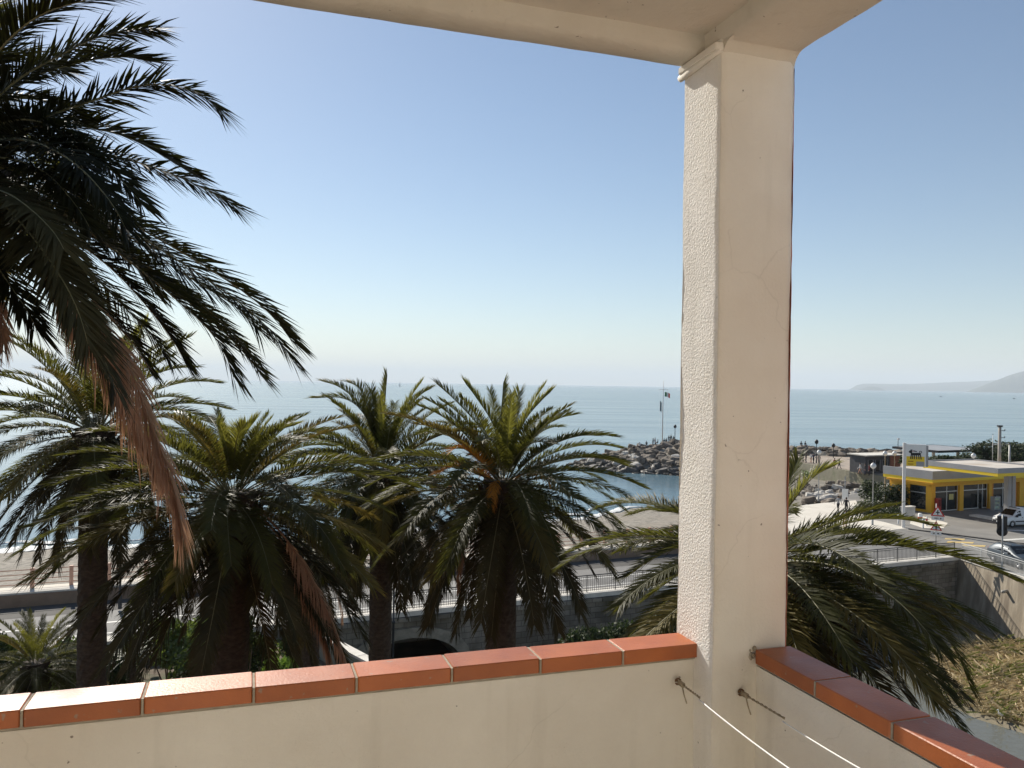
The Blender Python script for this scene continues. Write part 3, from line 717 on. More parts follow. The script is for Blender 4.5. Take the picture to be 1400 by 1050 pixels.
# frond templates (4 m long, scaled per palm)
CLS = [(80, 30), (64, 42), (48, 52), (31, 56), (13, 54), (-6, 44), (-27, 32), (-50, 22), (-72, 12)]
TPL = []
for ci, (e0, bend) in enumerate(CLS):
    row = []
    for k in range(3):
        rnd = random.Random(ci*10+k)
        cv = arc(4.0, e0+rnd.uniform(-4, 4), bend*rnd.uniform(.8, 1.15), rnd.uniform(1.1, 1.5))
        side = rnd.uniform(-.35, .35)
        cv = [Vector((q.x, side*(i/20)**2, q.z)) for i, q in enumerate(cv)]
        mats = [m_frond_young if ci == 0 else (m_frond_yel if (ci in (2, 5) and k == 2) else m_frond if ci < 6 else m_frond_old), m_rachis]
        fm = frond(cv, .60 if ci < 6 else .52, 135, ci*10+k, wid=.031, droop=.2+.05*ci, va=(14, 48) if ci < 4 else (0, 35))
        row.append(fm.mesh('frond', mats))
    TPL.append(row)
dead_cv = arc(3.6, -48, 44, 1.1)
DEAD = [frond([Vector((q.x, .15*math.sin(i*.2+k), q.z)) for i, q in enumerate(dead_cv)], .42, 80, 900+k, hang=.55, droop=.6, va=(-30, 20)).mesh('dead_frond', [m_frond_dead, m_rachis_dead]) for k in range(2)]
stalk_cv = arc(1.5, 50, 110, 1.2)
STALK = frond(stalk_cv, .34, 46, 77, wid=.02, start=.35, va=(-30, 30), droop=.8, sweep=(45, 25), rach=.02).mesh('fruit_stalk', [m_frond_orange, m_frond_orange])
def trunk_mesh(h, r, seed):
    rnd = random.Random(seed); s = MB(); n = 18; k = max(12, int(h/.16)); vs = []; fs = []
    for i in range(k+1):
        z = h*i/k; top = h-z
        rr_ = r*(1.12 if z < .5 else 1)
        if top < 1.6: rr_ = r*(1+.38*math.sin(min(1, (1.6-top)/1.2)*math.pi*.62))
        for j in range(n):
            a = 2*math.pi*(j+.5*(i % 2))/n
            q = rr_*(1+.05*((i+j) % 2)+rnd.uniform(-.035, .035)); vs.append((q*math.cos(a), q*math.sin(a), z))
    for i in range(k):
        for j in range(n): fs.append((i*n+j, i*n+(j+1) % n, (i+1)*n+(j+1) % n, (i+1)*n+j))
    fs.append(tuple(range(k*n, (k+1)*n)))
    s.add(vs, fs, 0)
    for q in range(46):   # cut leaf bases
        a = q*2.39996; z = h-.15-1.3*q/46; rad = r*1.25
        c = Vector((math.cos(a), math.sin(a), 0)); 
        s.tube([c*rad*.7+Vector((0, 0, z-.1)), c*(rad+.10)+Vector((0, 0, z+.06)), c*(rad+.2)+Vector((0, 0, z+.2))], [.07, .055, .035], 4, 0, False)
    return s.mesh('trunk', m_trunk)
def palm(label, px, py, d, L, nf, r, seed, base=GARDEN_Z, emax=80, emin=-48, dead=0, stalks=0, name='palm_tree', up=.8, azf=None, pw=.88):
    rnd = random.Random(seed); c = at(px, py, d)
    t = thing(name, label, 'palm tree', (c.x, c.y, base), 0, 'date palms in front of the balcony')
    h = c.z-base
    link('trunk', trunk_mesh(h, r, seed), t)
    for i in range(nf):
        f = (i+.5)/nf; el = emax+(emin-emax)*f**pw
        ci = min(range(len(CLS)), key=lambda k: abs(CLS[k][0]-el))
        az = i*2.39996+rnd.uniform(-.25, .25)
        if azf and not azf(math.degrees(az) % 360, el): continue
        sc = L/4.0*rnd.uniform(.86, 1.08)*(1-(1-up)*max(0, min(1, (el-32)/40)))
        o = link('frond', TPL[ci][rnd.randrange(3)], t, (.22*r/.4*math.cos(az), .22*r/.4*math.sin(az), h+.02-.55*f+.1), (rnd.uniform(-.16, .16), R(CLS[ci][0]-el)*.7+rnd.uniform(-.06, .06), az), sc)
    for i in range(dead):
        az = rnd.uniform(0, 6.28)
        link('dead_frond', DEAD[i % 2], t, (r*math.cos(az), r*math.sin(az), h-.75), (0, rnd.uniform(-.1, .1), az), L/4.0*rnd.uniform(.75, .95))
    for i in range(stalks):
        az = i*2.39996+rnd.uniform(-.4, .4)+R(200)
        link('fruit_stalk', STALK, t, (.25*math.cos(az), .25*math.sin(az), h-.1), (0, rnd.uniform(-.2, .3), az), L/4.0)
    return t, c
# hand-surveyed frond: list of (px,py,d) points
def set_frond(t, pts, L=.46, n=100, seed=0, mats=None, name='frond', **k):
    base = t.location
    cv = bez([at(*q)-base for q in pts], 24)
    cut = .5*L; tot = 0
    while len(cv) > 8 and tot < cut: tot += (cv[-1]-cv[-2]).length; cv.pop()
    return link(name, frond(cv, L, n, seed, **k).mesh(name, mats or [m_frond, m_rachis]), t)

# A: the big near palm at the left edge, crown just out of frame
cA = at(-60, 205, 9.6)
tA = thing('palm_tree', 'tall near palm whose dark fronds sweep in from the left edge of the view', 'palm tree', (cA.x, cA.y, GARDEN_Z), 0, 'date palms in front of the balcony')
hA = cA.z-GARDEN_Z
link('trunk', trunk_mesh(hA, .38, 3), tA)
fr = [
 [(-60, 190, 9.6), (-20, 95, 9.4), (40, 30, 9.3), (110, 2, 9.2), (185, -8, 9.2)],
 [(-60, 195, 9.6), (10, 120, 9.6), (70, 82, 9.7), (150, 46, 9.9), (246, 38, 10.1)],
 [(-60, 200, 9.6), (20, 120, 10), (90, 90, 10.3), (170, 78, 10.7), (240, 94, 11)],
 [(-60, 205, 9.6), (60, 160, 9.6), (120, 140, 9.6), (200, 116, 9.6), (270, 128, 9.6), (333, 182, 9.6)],
 [(-60, 205, 9.6), (40, 165, 9.9), (110, 172, 10.1), (180, 190, 10.3), (250, 230, 10.5), (300, 262, 10.6)],
 [(-60, 210, 9.6), (60, 205, 9.4), (150, 212, 9.3), (240, 240, 9.2), (310, 275, 9.2), (358, 308, 9.2)],
 [(-60, 212, 9.6), (70, 195, 9.0), (130, 215, 8.8), (180, 262, 8.6), (215, 312, 8.5)],
 [(-60, 215, 9.6), (40, 175, 9.2), (85, 185, 9.0), (120, 240, 8.7), (178, 300, 8.5)],
 [(-60, 220, 9.6), (60, 238, 9.3), (170, 300, 9.1), (290, 370, 9.0), (370, 430, 9.0), (425, 505, 9.0)],
 [(-60, 220, 9.6), (50, 240, 9.6), (150, 305, 9.8), (260, 380, 10), (330, 425, 10.1), (370, 475, 10.1)],
 [(-60, 222, 9.6), (40, 260, 9.3), (140, 330, 9.1), (230, 400, 9.0), (300, 470, 9.0), (333, 560, 9.0)],
 [(-60, 222, 9.6), (60, 280, 9.8), (180, 350, 10.2), (280, 420, 10.5), (340, 480, 10.7), (363, 522, 10.8)],
 [(-60, 225, 9.6), (60, 300, 10), (150, 365, 10.4), (210, 430, 10.7), (248, 485, 10.9), (262, 528, 10.9)],
 [(-60, 225, 9.6), (40, 300, 10.2), (120, 370, 10.6), (180, 430, 11), (225, 480, 11.2), (248, 528, 11.3)],
 [(-60, 225, 9.6), (30, 310, 10), (100, 380, 10.3), (155, 440, 10.6), (190, 480, 10.8), (215, 530, 10.9)],
 [(-60, 225, 9.6), (-10, 265, 8.8), (45, 325, 8.3), (95, 400, 8.0), (120, 470, 7.9), (125, 530, 7.9)],
 [(-60, 225, 9.6), (0, 280, 9.0), (60, 360, 8.6), (115, 440, 8.4), (150, 510, 8.4), (165, 575, 8.4)],
 [(-60, 225, 9.6), (-40, 300, 9.2), (0, 370, 9.0), (40, 430, 8.9), (66, 490, 8.9)],
 [(-60, 225, 9.6), (-30, 250, 8.6), (20, 270, 8.0), (75, 320, 7.6), (105, 385, 7.4)],
 [(-60, 215, 9.6), (0, 215, 9.0), (60, 235, 8.7), (110, 290, 8.4), (140, 350, 8.3)],
 [(-60, 210, 9.6), (0, 170, 9.2), (50, 165, 8.9), (100, 190, 8.7), (140, 235, 8.6)],
 [(-60, 200, 9.6), (-30, 110, 10.2), (20, 72, 10.6), (75, 92, 10.9), (130, 110, 11.1)],
 [(-60, 200, 9.6), (0, 140, 10.6), (70, 140, 11.2), (130, 168, 11.7)],
 [(-60, 195, 9.6), (-50, 90, 9.7), (-30, 20, 9.8), (10, -40, 9.9), (60, -90, 10)],
 [(-60, 195, 9.6), (-60, 100, 10.2), (-50, 10, 10.8), (-20, -70, 11.2)],
 [(-60, 205, 9.6), (20, 190, 8.6), (90, 215, 8.0), (150, 275, 7.7), (190, 350, 7.6)],
 [(-60, 215, 9.6), (30, 250, 10.4), (120, 300, 11), (190, 370, 11.5), (230, 430, 11.8)],
]
rj = random.Random(5)
for k_ in (8, 11):
    jx, jy, jd = rj.uniform(-22, 14), rj.uniform(10, 34), rj.uniform(.25, .6)
    fr.append([(x+jx*t_/(len(fr[k_])-1), y+jy*t_/(len(fr[k_])-1), d+jd*t_/(len(fr[k_])-1)) for t_, (x, y, d) in enumerate(fr[k_])])
for i, q in enumerate(fr):
    far = q[-1][2]
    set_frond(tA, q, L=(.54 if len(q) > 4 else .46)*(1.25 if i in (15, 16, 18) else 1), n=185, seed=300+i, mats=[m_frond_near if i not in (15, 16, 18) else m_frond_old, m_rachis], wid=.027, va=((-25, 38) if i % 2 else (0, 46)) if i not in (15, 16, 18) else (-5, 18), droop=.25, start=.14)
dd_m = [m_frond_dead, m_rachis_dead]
set_frond(tA, [(-60, 195, 9.6), (-50, 60, 9.6), (-20, -30, 9.6), (25, -72, 9.5), (78, -90, 9.5)], L=.2, n=60, seed=380, mats=[m_frond_near, m_rachis], wid=.024, va=(0, 40), start=.86, rach=.012)  # unseen frond added above view, bared to a small tip to shade the coping
set_frond(tA, [(-55, 240, 9.6), (40, 330, 9.3), (120, 420, 9.1), (170, 490, 9.0), (205, 575, 9.0), (238, 670, 9.0), (255, 765, 9.0)], L=.66, n=280, seed=71, mats=dd_m, name='dead_frond', hang=.15, droop=.5, va=(-60, 40), start=.30, sweep=(34, 14), wid=.02)
set_frond(tA, [(-55, 240, 9.6), (30, 330, 9.5), (105, 430, 9.4), (150, 500, 9.4), (180, 570, 9.4), (210, 630, 9.4), (228, 675, 9.4)], L=.60, n=220, seed=72, mats=dd_m, name='dead_frond', hang=.15, droop=.5, va=(-60, 40), start=.4, sweep=(32, 14), wid=.02)
set_frond(tA, [(-60, 230, 9.6), (-30, 330, 9.6), (-2, 420, 9.6), (8, 495, 9.6)], L=.42, n=110, seed=73, mats=dd_m, name='dead_frond', hang=.3, droop=.6, va=(-30, 20), start=.5)
rnd = random.Random(8)
for i in range(26):       # the side turned away from us and to the left
    az = R(rnd.uniform(95, 265)); el = 75-115*(i+.5)/26
    ci = min(range(len(CLS)), key=lambda k: abs(CLS[k][0]-el))
    link('frond', TPL[ci][i % 3], tA, (.1*math.cos(az), .1*math.sin(az), hA-.02*i), (rnd.uniform(-.15, .15), R(CLS[ci][0]-el)*.7, az), 1.0)

# the other palms
tB, cB = palm('palm at left with a bare trunk standing behind the hanging brown frond', 130, 585, 21, 3.5, 86, .34, 21, emin=-60, up=.85)
tC, cC = palm('broad palm in the middle left with low spreading fronds and hidden trunk', 318, 672, 16, 3.45, 98, .34, 22, emin=-60, dead=1, up=.48)
tD, cD = palm('palm standing between the two central crowns, set back behind them', 523, 642, 25, 3.7, 90, .34, 23, emin=-62, up=.72)
tE, cE = palm('central palm right of the others with orange fruit stalks in its crown', 688, 656, 20, 3.5, 98, .36, 24, emin=-62, up=.66, stalks=5, dead=1)
tF, cF = palm('slim palm trunk with a hanging brown skirt of dead fronds', 425, 745, 28, 3.0, 30, .33, 25, emax=45, emin=-50, dead=3)
tG, cG = palm('palm behind the white pillar with fronds fanning out to both sides', 1042, 772, 12.5, 3.1, 90, .42, 26, emax=36, emin=-66, azf=lambda a, e: not (140 < a < 220 and e < 12))
tH, cH = palm('small low palm at the bottom left corner behind the parapet', 48, 905, 30, 2.5, 60, .30, 27, emin=-25)
# signature fronds
for q, sd_2 in (([(350, 690, 16), (392, 738, 15.3), (425, 790, 15.1), (455, 852, 15.1), (480, 935, 15.1)], 91), ([(345, 690, 16), (385, 740, 15.6), (412, 790, 15.5), (438, 850, 15.5), (458, 925, 15.5)], 92)):
    set_frond(tC, q, L=.5, n=170, seed=sd_2, mats=[m_frond_dead, m_rachis_dead], name='dead_frond', hang=.2, droop=.6, va=(-60, 30), start=.32, sweep=(32, 14), wid=.02)
for k_, q in enumerate(([(296, 700, 16), (240, 770, 15.2), (185, 850, 14.9), (118, 945, 14.8)], [(300, 690, 16), (235, 735, 15.4), (160, 790, 15.1), (92, 860, 15)], [(296, 685, 16), (220, 700, 15.6), (150, 720, 15.4), (75, 725, 15.2)])):
    set_frond(tC, q, L=.5, n=130, seed=94+k_, mats=[m_frond_old, m_rachis], va=(-10, 35), start=.15, wid=.024)
for k_, (q, mt) in enumerate((([(684, 655, 20), (660, 612, 19.4), (636, 588, 19.2), (612, 596, 19)], m_frond_yel), ([(684, 660, 20), (655, 630, 19.2), (630, 612, 18.9), (607, 622, 18.7)], m_frond_orange), ([(684, 662, 20), (650, 645, 19.2), (620, 638, 18.9), (590, 652, 18.7)], m_frond_orange))):
    set_frond(tE, q, L=.44, n=90, seed=98+k_, mats=[mt, m_rachis], va=(0, 40), start=.2, wid=.022, name='yellowed_frond')
yg = [m_frond_young, m_rachis]
for i, q in enumerate([
 [(686, 640, 20), (676, 585, 20), (652, 545, 20), (628, 514, 20)], [(688, 640, 20), (685, 580, 20), (687, 540, 20), (689, 509, 20)],
 [(690, 640, 20), (698, 585, 20.4), (708, 545, 20.8), (714, 523, 21)], [(692, 640, 20), (715, 580, 20), (740, 548, 20), (764, 527, 20)],
 [(694, 645, 20), (730, 595, 20), (765, 572, 20), (800, 566, 20)], [(684, 640, 20), (660, 590, 20.4), (625, 550, 20.8), (588, 517, 21.2)]]):
    set_frond(tE, q, L=.52, n=110, seed=400+i, mats=yg if i < 4 else None, va=(20, 45), start=.15, wid=.022)
for i, q in enumerate([
 [(520, 625, 25), (525, 570, 25), (528, 530, 25), (531, 497, 25)], [(520, 625, 25), (500, 570, 25), (470, 545, 25), (418, 545, 25)],
 [(520, 625, 25), (495, 560, 25.3), (465, 530, 25.6), (430, 519, 26)], [(524, 625, 25), (550, 570, 25), (575, 540, 25), (600, 527, 25)],
 [(518, 625, 25), (505, 560, 25.3), (490, 530, 25.6), (466, 520, 26)], [(522, 625, 25), (515, 570, 25.4), (508, 540, 25.8), (505, 521, 26)]]):
    set_frond(tD, q, L=.56, n=110, seed=420+i, va=(20, 45), start=.15, wid=.026)
for i, q in enumerate([
 [(316, 655, 16), (305, 610, 16), (298, 585, 16), (292, 565, 16)], [(320, 655, 16), (330, 605, 16), (345, 580, 16), (362, 563, 16)],
 [(322, 660, 16), (345, 615, 16), (375, 590, 16), (420, 578, 16)], [(314, 655, 16), (285, 610, 16.3), (262, 582, 16.6), (230, 560, 17)],
 [(318, 655, 16), (322, 610, 15.6), (330, 585, 15.3), (345, 572, 15.1)]]):
    set_frond(tC, q, L=.46, n=110, seed=440+i, mats=yg, va=(20, 45), start=.15, wid=.02)
for i, q in enumerate([
 [(1045, 740, 12.5), (1080, 690, 12.3), (1115, 650, 12.2), (1160, 630, 12.1)], [(1045, 740, 12.5), (1075, 670, 12.6), (1090, 630, 12.7), (1098, 612, 12.8)],
 [(1050, 745, 12.5), (1120, 720, 12.3), (1180, 700, 12.1), (1240, 688, 12)], [(1050, 750, 12.5), (1120, 735, 12.8), (1180, 728, 13), (1238, 735, 13.2)],
 [(1050, 755, 12.5), (1130, 750, 12.2), (1200, 735, 12), (1275, 760, 11.8)],
 [(1050, 765, 12.5), (1150, 790, 11.9), (1240, 830, 11.5), (1300, 880, 11.3), (1340, 975, 11.2)], [(1050, 765, 12.5), (1140, 800, 11.6), (1220, 850, 11), (1270, 910, 10.8), (1322, 985, 10.7)],
 [(1050, 765, 12.5), (1130, 800, 11.5), (1200, 860, 10.8), (1250, 920, 10.5), (1290, 985, 10.4)],
 [(1050, 760, 12.5), (1140, 770, 12.5), (1230, 790, 12.5), (1320, 840, 12.5)],
 [(1035, 760, 12.5), (980, 725, 12.6), (930, 702, 12.7), (882, 700, 12.8)], [(1035, 765, 12.5), (970, 770, 12.5), (900, 795, 12.5), (830, 835, 12.5)],
 [(1035, 765, 12.5), (975, 750, 12.7), (920, 745, 12.9), (862, 757, 13)], [(1035, 765, 12.5), (970, 745, 12.3), (910, 755, 12.2), (840, 800, 12.1)], [(1035, 770, 12.5), (975, 785, 12.2), (915, 820, 12), (850, 880, 11.9)], [(1035, 770, 12.5), (980, 800, 12), (930, 840, 11.8), (885, 900, 11.7)], [(1035, 765, 12.5), (980, 765, 12.9), (930, 785, 13.1), (868, 830, 13.2)], [(1035, 760, 12.5), (985, 735, 13), (940, 725, 13.2), (895, 728, 13.4)]]):
    set_frond(tG, q, L=.42, n=130, seed=460+i, va=(10, 42), start=.15, wid=.02, mats=yg if i in (0, 1) else None)

# ================================================================== SHRUBS
def leafball(mb, c, rad, n, size, rnd, clumps=9):
    cl = []
    for _ in range(clumps):
        d = Vector((rnd.gauss(0, 1), rnd.gauss(0, 1), rnd.gauss(0, .8))).normalized()*rnd.uniform(.35, .95)
        cl.append((Vector((c[0]+d.x*rad[0]*.65, c[1]+d.y*rad[1]*.65, c[2]+d.z*rad[2]*.65)), rnd.uniform(.3, .55)))
    for _ in range(n):
        cc, k = rnd.choice(cl)
        d = Vector((rnd.gauss(0, 1), rnd.gauss(0, 1), rnd.gauss(0, 1))).normalized()*rnd.uniform(.55, 1.05)
        p = cc+Vector((d.x*rad[0]*k, d.y*rad[1]*k, d.z*rad[2]*k))
        a = Vector((rnd.gauss(0, 1), rnd.gauss(0, 1), rnd.gauss(0, 1))).normalized(); b = a.orthogonal().normalized()
        l = size*rnd.uniform(.6, 1.4)
        mb.add([p-a*l*.5, p+b*l*.28, p+a*l*.5, p-b*l*.28], [(0, 1, 2, 3)])
def shrub(name, label, px, py, d, rad, mat, n=1500, size=.16, seed=0, base=GARDEN_Z, cat='shrub', group=None, clumps=9):
    rnd = random.Random(seed); c = at(px, py, d)
    t = thing(name, label, cat, (c.x, c.y, base), 0, group)
    s = MB(); leafball(s, (0, 0, c.z-base), rad, n, size, rnd, clumps); s.build('foliage', mat, t)
    s = MB()
    for k in range(5):
        a = k*1.3+seed; s.tube([(0, 0, -.1), (.12*math.cos(a)*rad[0], .12*math.sin(a)*rad[1], (c.z-base)*.4), (.5*math.cos(a)*rad[0], .5*math.sin(a)*rad[1], (c.z-base)*1.0)], [.06, .04, .015], 5)
    s.build('stem', m_stem, t)
    return t
shrub('leafy_shrub', 'glossy dark green shrub between the two left palm trunks', 232, 888, 33, (1.5, 1.3, 1.4), m_leaf, 2600, .2, 1)
shrub('leafy_shrub', 'green shrub behind the glossy one under the broad palm', 262, 858, 37, (1.6, 1.4, 1.2), m_leaf, 1800, .2, 2)
shrub('bright_shrub', 'bright green rounded shrub just above the parapet tiles', 385, 908, 33, (1.05, .9, .5), m_leaf_bright, 1500, .13, 3)
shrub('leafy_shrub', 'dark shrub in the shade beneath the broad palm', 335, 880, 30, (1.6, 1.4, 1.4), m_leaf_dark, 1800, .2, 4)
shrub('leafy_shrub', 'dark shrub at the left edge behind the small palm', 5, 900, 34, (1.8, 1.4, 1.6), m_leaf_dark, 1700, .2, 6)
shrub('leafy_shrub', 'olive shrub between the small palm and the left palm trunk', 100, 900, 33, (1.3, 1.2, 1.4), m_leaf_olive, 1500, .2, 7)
for i, (x, y, d, rad, mt, lab) in enumerate((
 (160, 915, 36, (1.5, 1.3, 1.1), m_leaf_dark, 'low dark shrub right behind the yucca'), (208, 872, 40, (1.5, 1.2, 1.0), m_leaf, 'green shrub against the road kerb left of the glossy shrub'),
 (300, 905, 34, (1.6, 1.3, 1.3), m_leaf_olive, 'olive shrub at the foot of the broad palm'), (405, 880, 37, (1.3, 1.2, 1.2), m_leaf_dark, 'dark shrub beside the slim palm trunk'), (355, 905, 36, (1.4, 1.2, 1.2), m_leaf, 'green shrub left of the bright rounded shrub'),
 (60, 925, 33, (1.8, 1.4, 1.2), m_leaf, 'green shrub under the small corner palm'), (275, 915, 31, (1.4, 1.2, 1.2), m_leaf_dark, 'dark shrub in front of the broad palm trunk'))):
    shrub('leafy_shrub', lab, x, y, d, rad, mt, 1700, .19, 70+i)
# spiky agave / yucca
for x, y, d, lab, mt in ((800, 880, 45, 'dark bush on the riverbed at the foot of the bridge wall', m_leaf_dark), (850, 872, 46, 'dark bush beside the riverbed bush under the palm fronds', m_leaf_dark), (905, 862, 47, 'dark bush nearest to the pillar at the bridge foot', m_leaf_dark)):
    shrub('riverbed_bush', lab, x, y, d, (2.0, 1.2, 1.4), mt, 1800, .24, int(x), 0, 'bush')
c = at(182, 895, 33); t = thing('yucca', 'pale green spiky yucca beside the left palm trunk', 'yucca', (c.x, c.y, GARDEN_Z))
s = MB(); rnd = random.Random(12)
for k in range(120):
    a = k*2.39996; el = R(80-95*k/120); l = rnd.uniform(.9, 1.3); b0 = Vector((0, 0, c.z-GARDEN_Z)); d = Vector((math.cos(a)*math.cos(el), math.sin(a)*math.cos(el), math.sin(el)))
    sd = d.cross(Vector((0, 0, 1))).normalized()*.035
    s.add([b0-sd, b0+sd, b0+d*l*.6+sd, b0+d*l*.6-sd, b0+d*l-Vector((0, 0, .12))], [(0, 1, 2, 3), (3, 2, 4)])
s.build('leaves', m_leaf_olive, t)
s = MB(); s.tube([(0, 0, -.1), (0, 0, c.z-GARDEN_Z)], [.16, .12], 8); s.build('trunk', m_trunk, t)
# hedge trees by the path, and trees beyond the station
def z45(name, label, x0, y, d, rad, mat, n, seed, group=None, size=.3, cat='bush'):
    return shrub(name, label, x0, y, d, rad, mat, n, size, seed, 4.45, cat, group, 12)
z45('bush', 'clipped grey green bush beside the white path', 1190, 697, 84, (1.7, 1.6, 1.6), m_leaf_olive, 2200, 31, size=.22)
z45('bush', 'dark rounded bush left of the yellow station wall', 1214, 680, 88, (2.6, 2.2, 2.6), m_leaf_dark, 3200, 32, size=.26)
z45('bush', 'dark bush behind the price sign pole', 1231, 672, 93, (1.9, 2.0, 2.6), m_leaf_dark, 2400, 33, size=.26)
z45('bush', 'dark hedge bush below the lamp globe', 1196, 672, 96, (2.0, 2.0, 2.0), m_leaf_dark, 2200, 34, size=.26)
z45('bush', 'low dark hedge in front of the rounded bush', 1217, 706, 82, (2.2, 1.2, 1.2), m_leaf_dark, 2200, 35, size=.2)
for i, (x, y, d, rx, rz_) in enumerate(((1347, 622, 122, 3.4, 2.6), (1362, 620, 125, 3.5, 2.8), (1384, 624, 118, 3.4, 2.4), (1398, 622, 122, 3.6, 2.8))):
    z45('tree', ['dark tree left of the tall concrete post', 'dark tree directly behind the tall concrete post', 'dark tree between the concrete post and the right roof', 'dark tree at the right edge under the pale roof'][i], x, y, d, (rx, 3, rz_), m_leaf_dark, 2300, 40+i, 'dark trees beyond the filling station', .4, 'tree')
for i, (x, y, d) in enumerate(((1252, 629, 112), (1292, 629, 116), (1322, 629, 118))):
    z45('tree', ['dark tree beside the sign panel under the beach roof', 'dark tree under the middle of the beach roof', 'dark tree under the right end of the beach roof'][i], x, y, d, (3.0, 2.0, 1.15), m_leaf_dark, 1800, 50+i, 'dark trees under the beach roof', .4, 'tree')
z45('weed', 'yellow green weed growing on the pier wall', 1104, 650, 112, (1.2, 1, .8), m_leaf_bright, 500, 60, size=.2, cat='plant')

# ================================================================== BRIDGE AND WALLS
ARCH = [(-6.2, 3.3, 3.15), (13.2, 3.3, 2.8), (33.4, 3.2, 2.4)]
def soff(a):
    for c_, hw, cr in ARCH:
        if abs(a-c_) < hw: return cr-1.9*(1-math.sqrt(max(0, 1-((a-c_)/hw)**2)))-.25*((a-c_)/hw)**6
    return -.6
t = thing('stone_bridge', 'old stone bridge with shallow arches carrying the road over the stream', 'bridge', (0, 0, 0))
s = MB(); N_ = 320; a0, a1 = -12.3, 37.78
prev = None
for i in range(N_):
    x0 = a0+(a1-a0)*i/N_; x1 = a0+(a1-a0)*(i+1)/N_
    l0, l1 = soff(x0), soff(x1)
    inside0, inside1 = l0 > -.5, l1 > -.5
    if inside0 != inside1: l0 = l1 = -.6
    j0, j1 = (hash2(i, 1)-.5)*.05, (hash2(i+1, 1)-.5)*.05
    q = [W(x0, -.36+j0, l0), W(x1, -.36+j1, l1), W(x1, -.36+j1, 4.35), W(x0, -.36+j0, 4.35)]
    s.add(q, [(0, 1, 2, 3)])
    s.add([W(x0, -.36+j0, l0), W(x1, -.36+j1, l1), W(x1, 9.0, l1), W(x0, 9.0, l0)], [(3, 2, 1, 0)])
    s.add([W(x0, 9.0, l0), W(x1, 9.0, l1), W(x1, 9.0, 3.74), W(x0, 9.0, 3.74)], [(3, 2, 1, 0)])
s.build('spandrel_wall', m_stone, t)
for c_, hw, cr in ARCH:
    s = MB(); n = 26; vs = []; fs = []
    for i in range(n+1):
        x = c_-hw*.995+2*hw*.995*i/n; z = soff(x); e = (x-c_)/hw
        vs += [W(x, -.47, z-.02), W(x+e*.42, -.47, z+.55), W(x+e*.42, -.3, z+.55), W(x, -.3, z-.02)]
    for i in range(n):
        q = i*4; fs += [(q, q+4, q+5, q+1), (q+1, q+5, q+6, q+2), (q+3, q, q+4, q+7)]
    s.add(vs, fs); s.build('arch_ring', m_stone_pale, t)
s = MB()
for k in range(40):
    x = -11.9+k*1.24; s.box(W(x, -.47, 4.20), (1.18, .2, .24), R(23)+random.uniform(-.01, .01))
s.build('string_course', m_stone, t)
# river wall on the right bank
t = thing('river_wall', 'tall sunlit concrete river wall below the right hand railing', 'wall', (0, 0, 0))
K = Vector((34.95, 62.55, 0)); K2 = Vector((37.0, 45, 0)); K3 = Vector((39.0, 12, 0)); dK = (K2-K).normalized(); nK = Vector((dK.y, -dK.x, 0))
if nK.x > 0: nK = -nK
s = MB()
for P0, P1 in ((K, K2), (K2, K3)):
    s.add([P0+nK*.5+Vector((0, 0, -.5)), P1+nK*.5+Vector((0, 0, -.5)), P1+nK*.06+Vector((0, 0, 4.42)), P0+nK*.06+Vector((0, 0, 4.42)), P1-nK*.3+Vector((0, 0, 4.42)), P0-nK*.3+Vector((0, 0, 4.42))], [(0, 1, 2, 3), (3, 2, 4, 5)])
s.build('face', m_concrete, t)
s = MB()
for P0, P1 in ((K, K2), (K2, K3)):
    a, b = P0+nK*.12, P1+nK*.12; c, d = P1-nK*.35, P0-nK*.35
    s.prism([a[:2], b[:2], c[:2], d[:2]], 4.42, 4.62)
s.build('coping', m_curb, t)
# drain pipes on river wall
s = MB()
for q in (9, 16): 
    p0 = K+dK*q*.6; s.tube([p0+nK*.1+Vector((0, 0, 3.3)), p0+nK*.55+Vector((0, 0, 3.25))], .12, 8)
s.build('drain_pipe', m_conc_pole, t)
# garden wall with white top
t = thing('garden_wall', 'grey green garden wall with a white sunlit coping behind the palm trunks', 'wall', (0, 0, 0))
s = MB(); s2 = MB()
pts = [Vector((x, y, 0)) for x, y in gw]
pts = pts[:6]
for P0, P1 in zip(pts, pts[1:]):
    d = (P1-P0).normalized(); n = Vector((d.y, -d.x, 0))
    s.prism([(P0-n*.05)[:2], (P1-n*.05)[:2], (P1+n*.3)[:2], (P0+n*.3)[:2]], -.5, 4.85)
    s2.prism([(P0-n*.12-d*.05)[:2], (P1-n*.12+d*.0)[:2], (P1+n*.38)[:2], (P0+n*.38-d*.05)[:2]], 4.85, 4.97)
m_gwall = M('green_grey_plaster', (.25, .27, .23), (.20, .22, .185), .8, .9)
s.build('wall', m_gwall, t); s2.build('coping', m_curb, t)

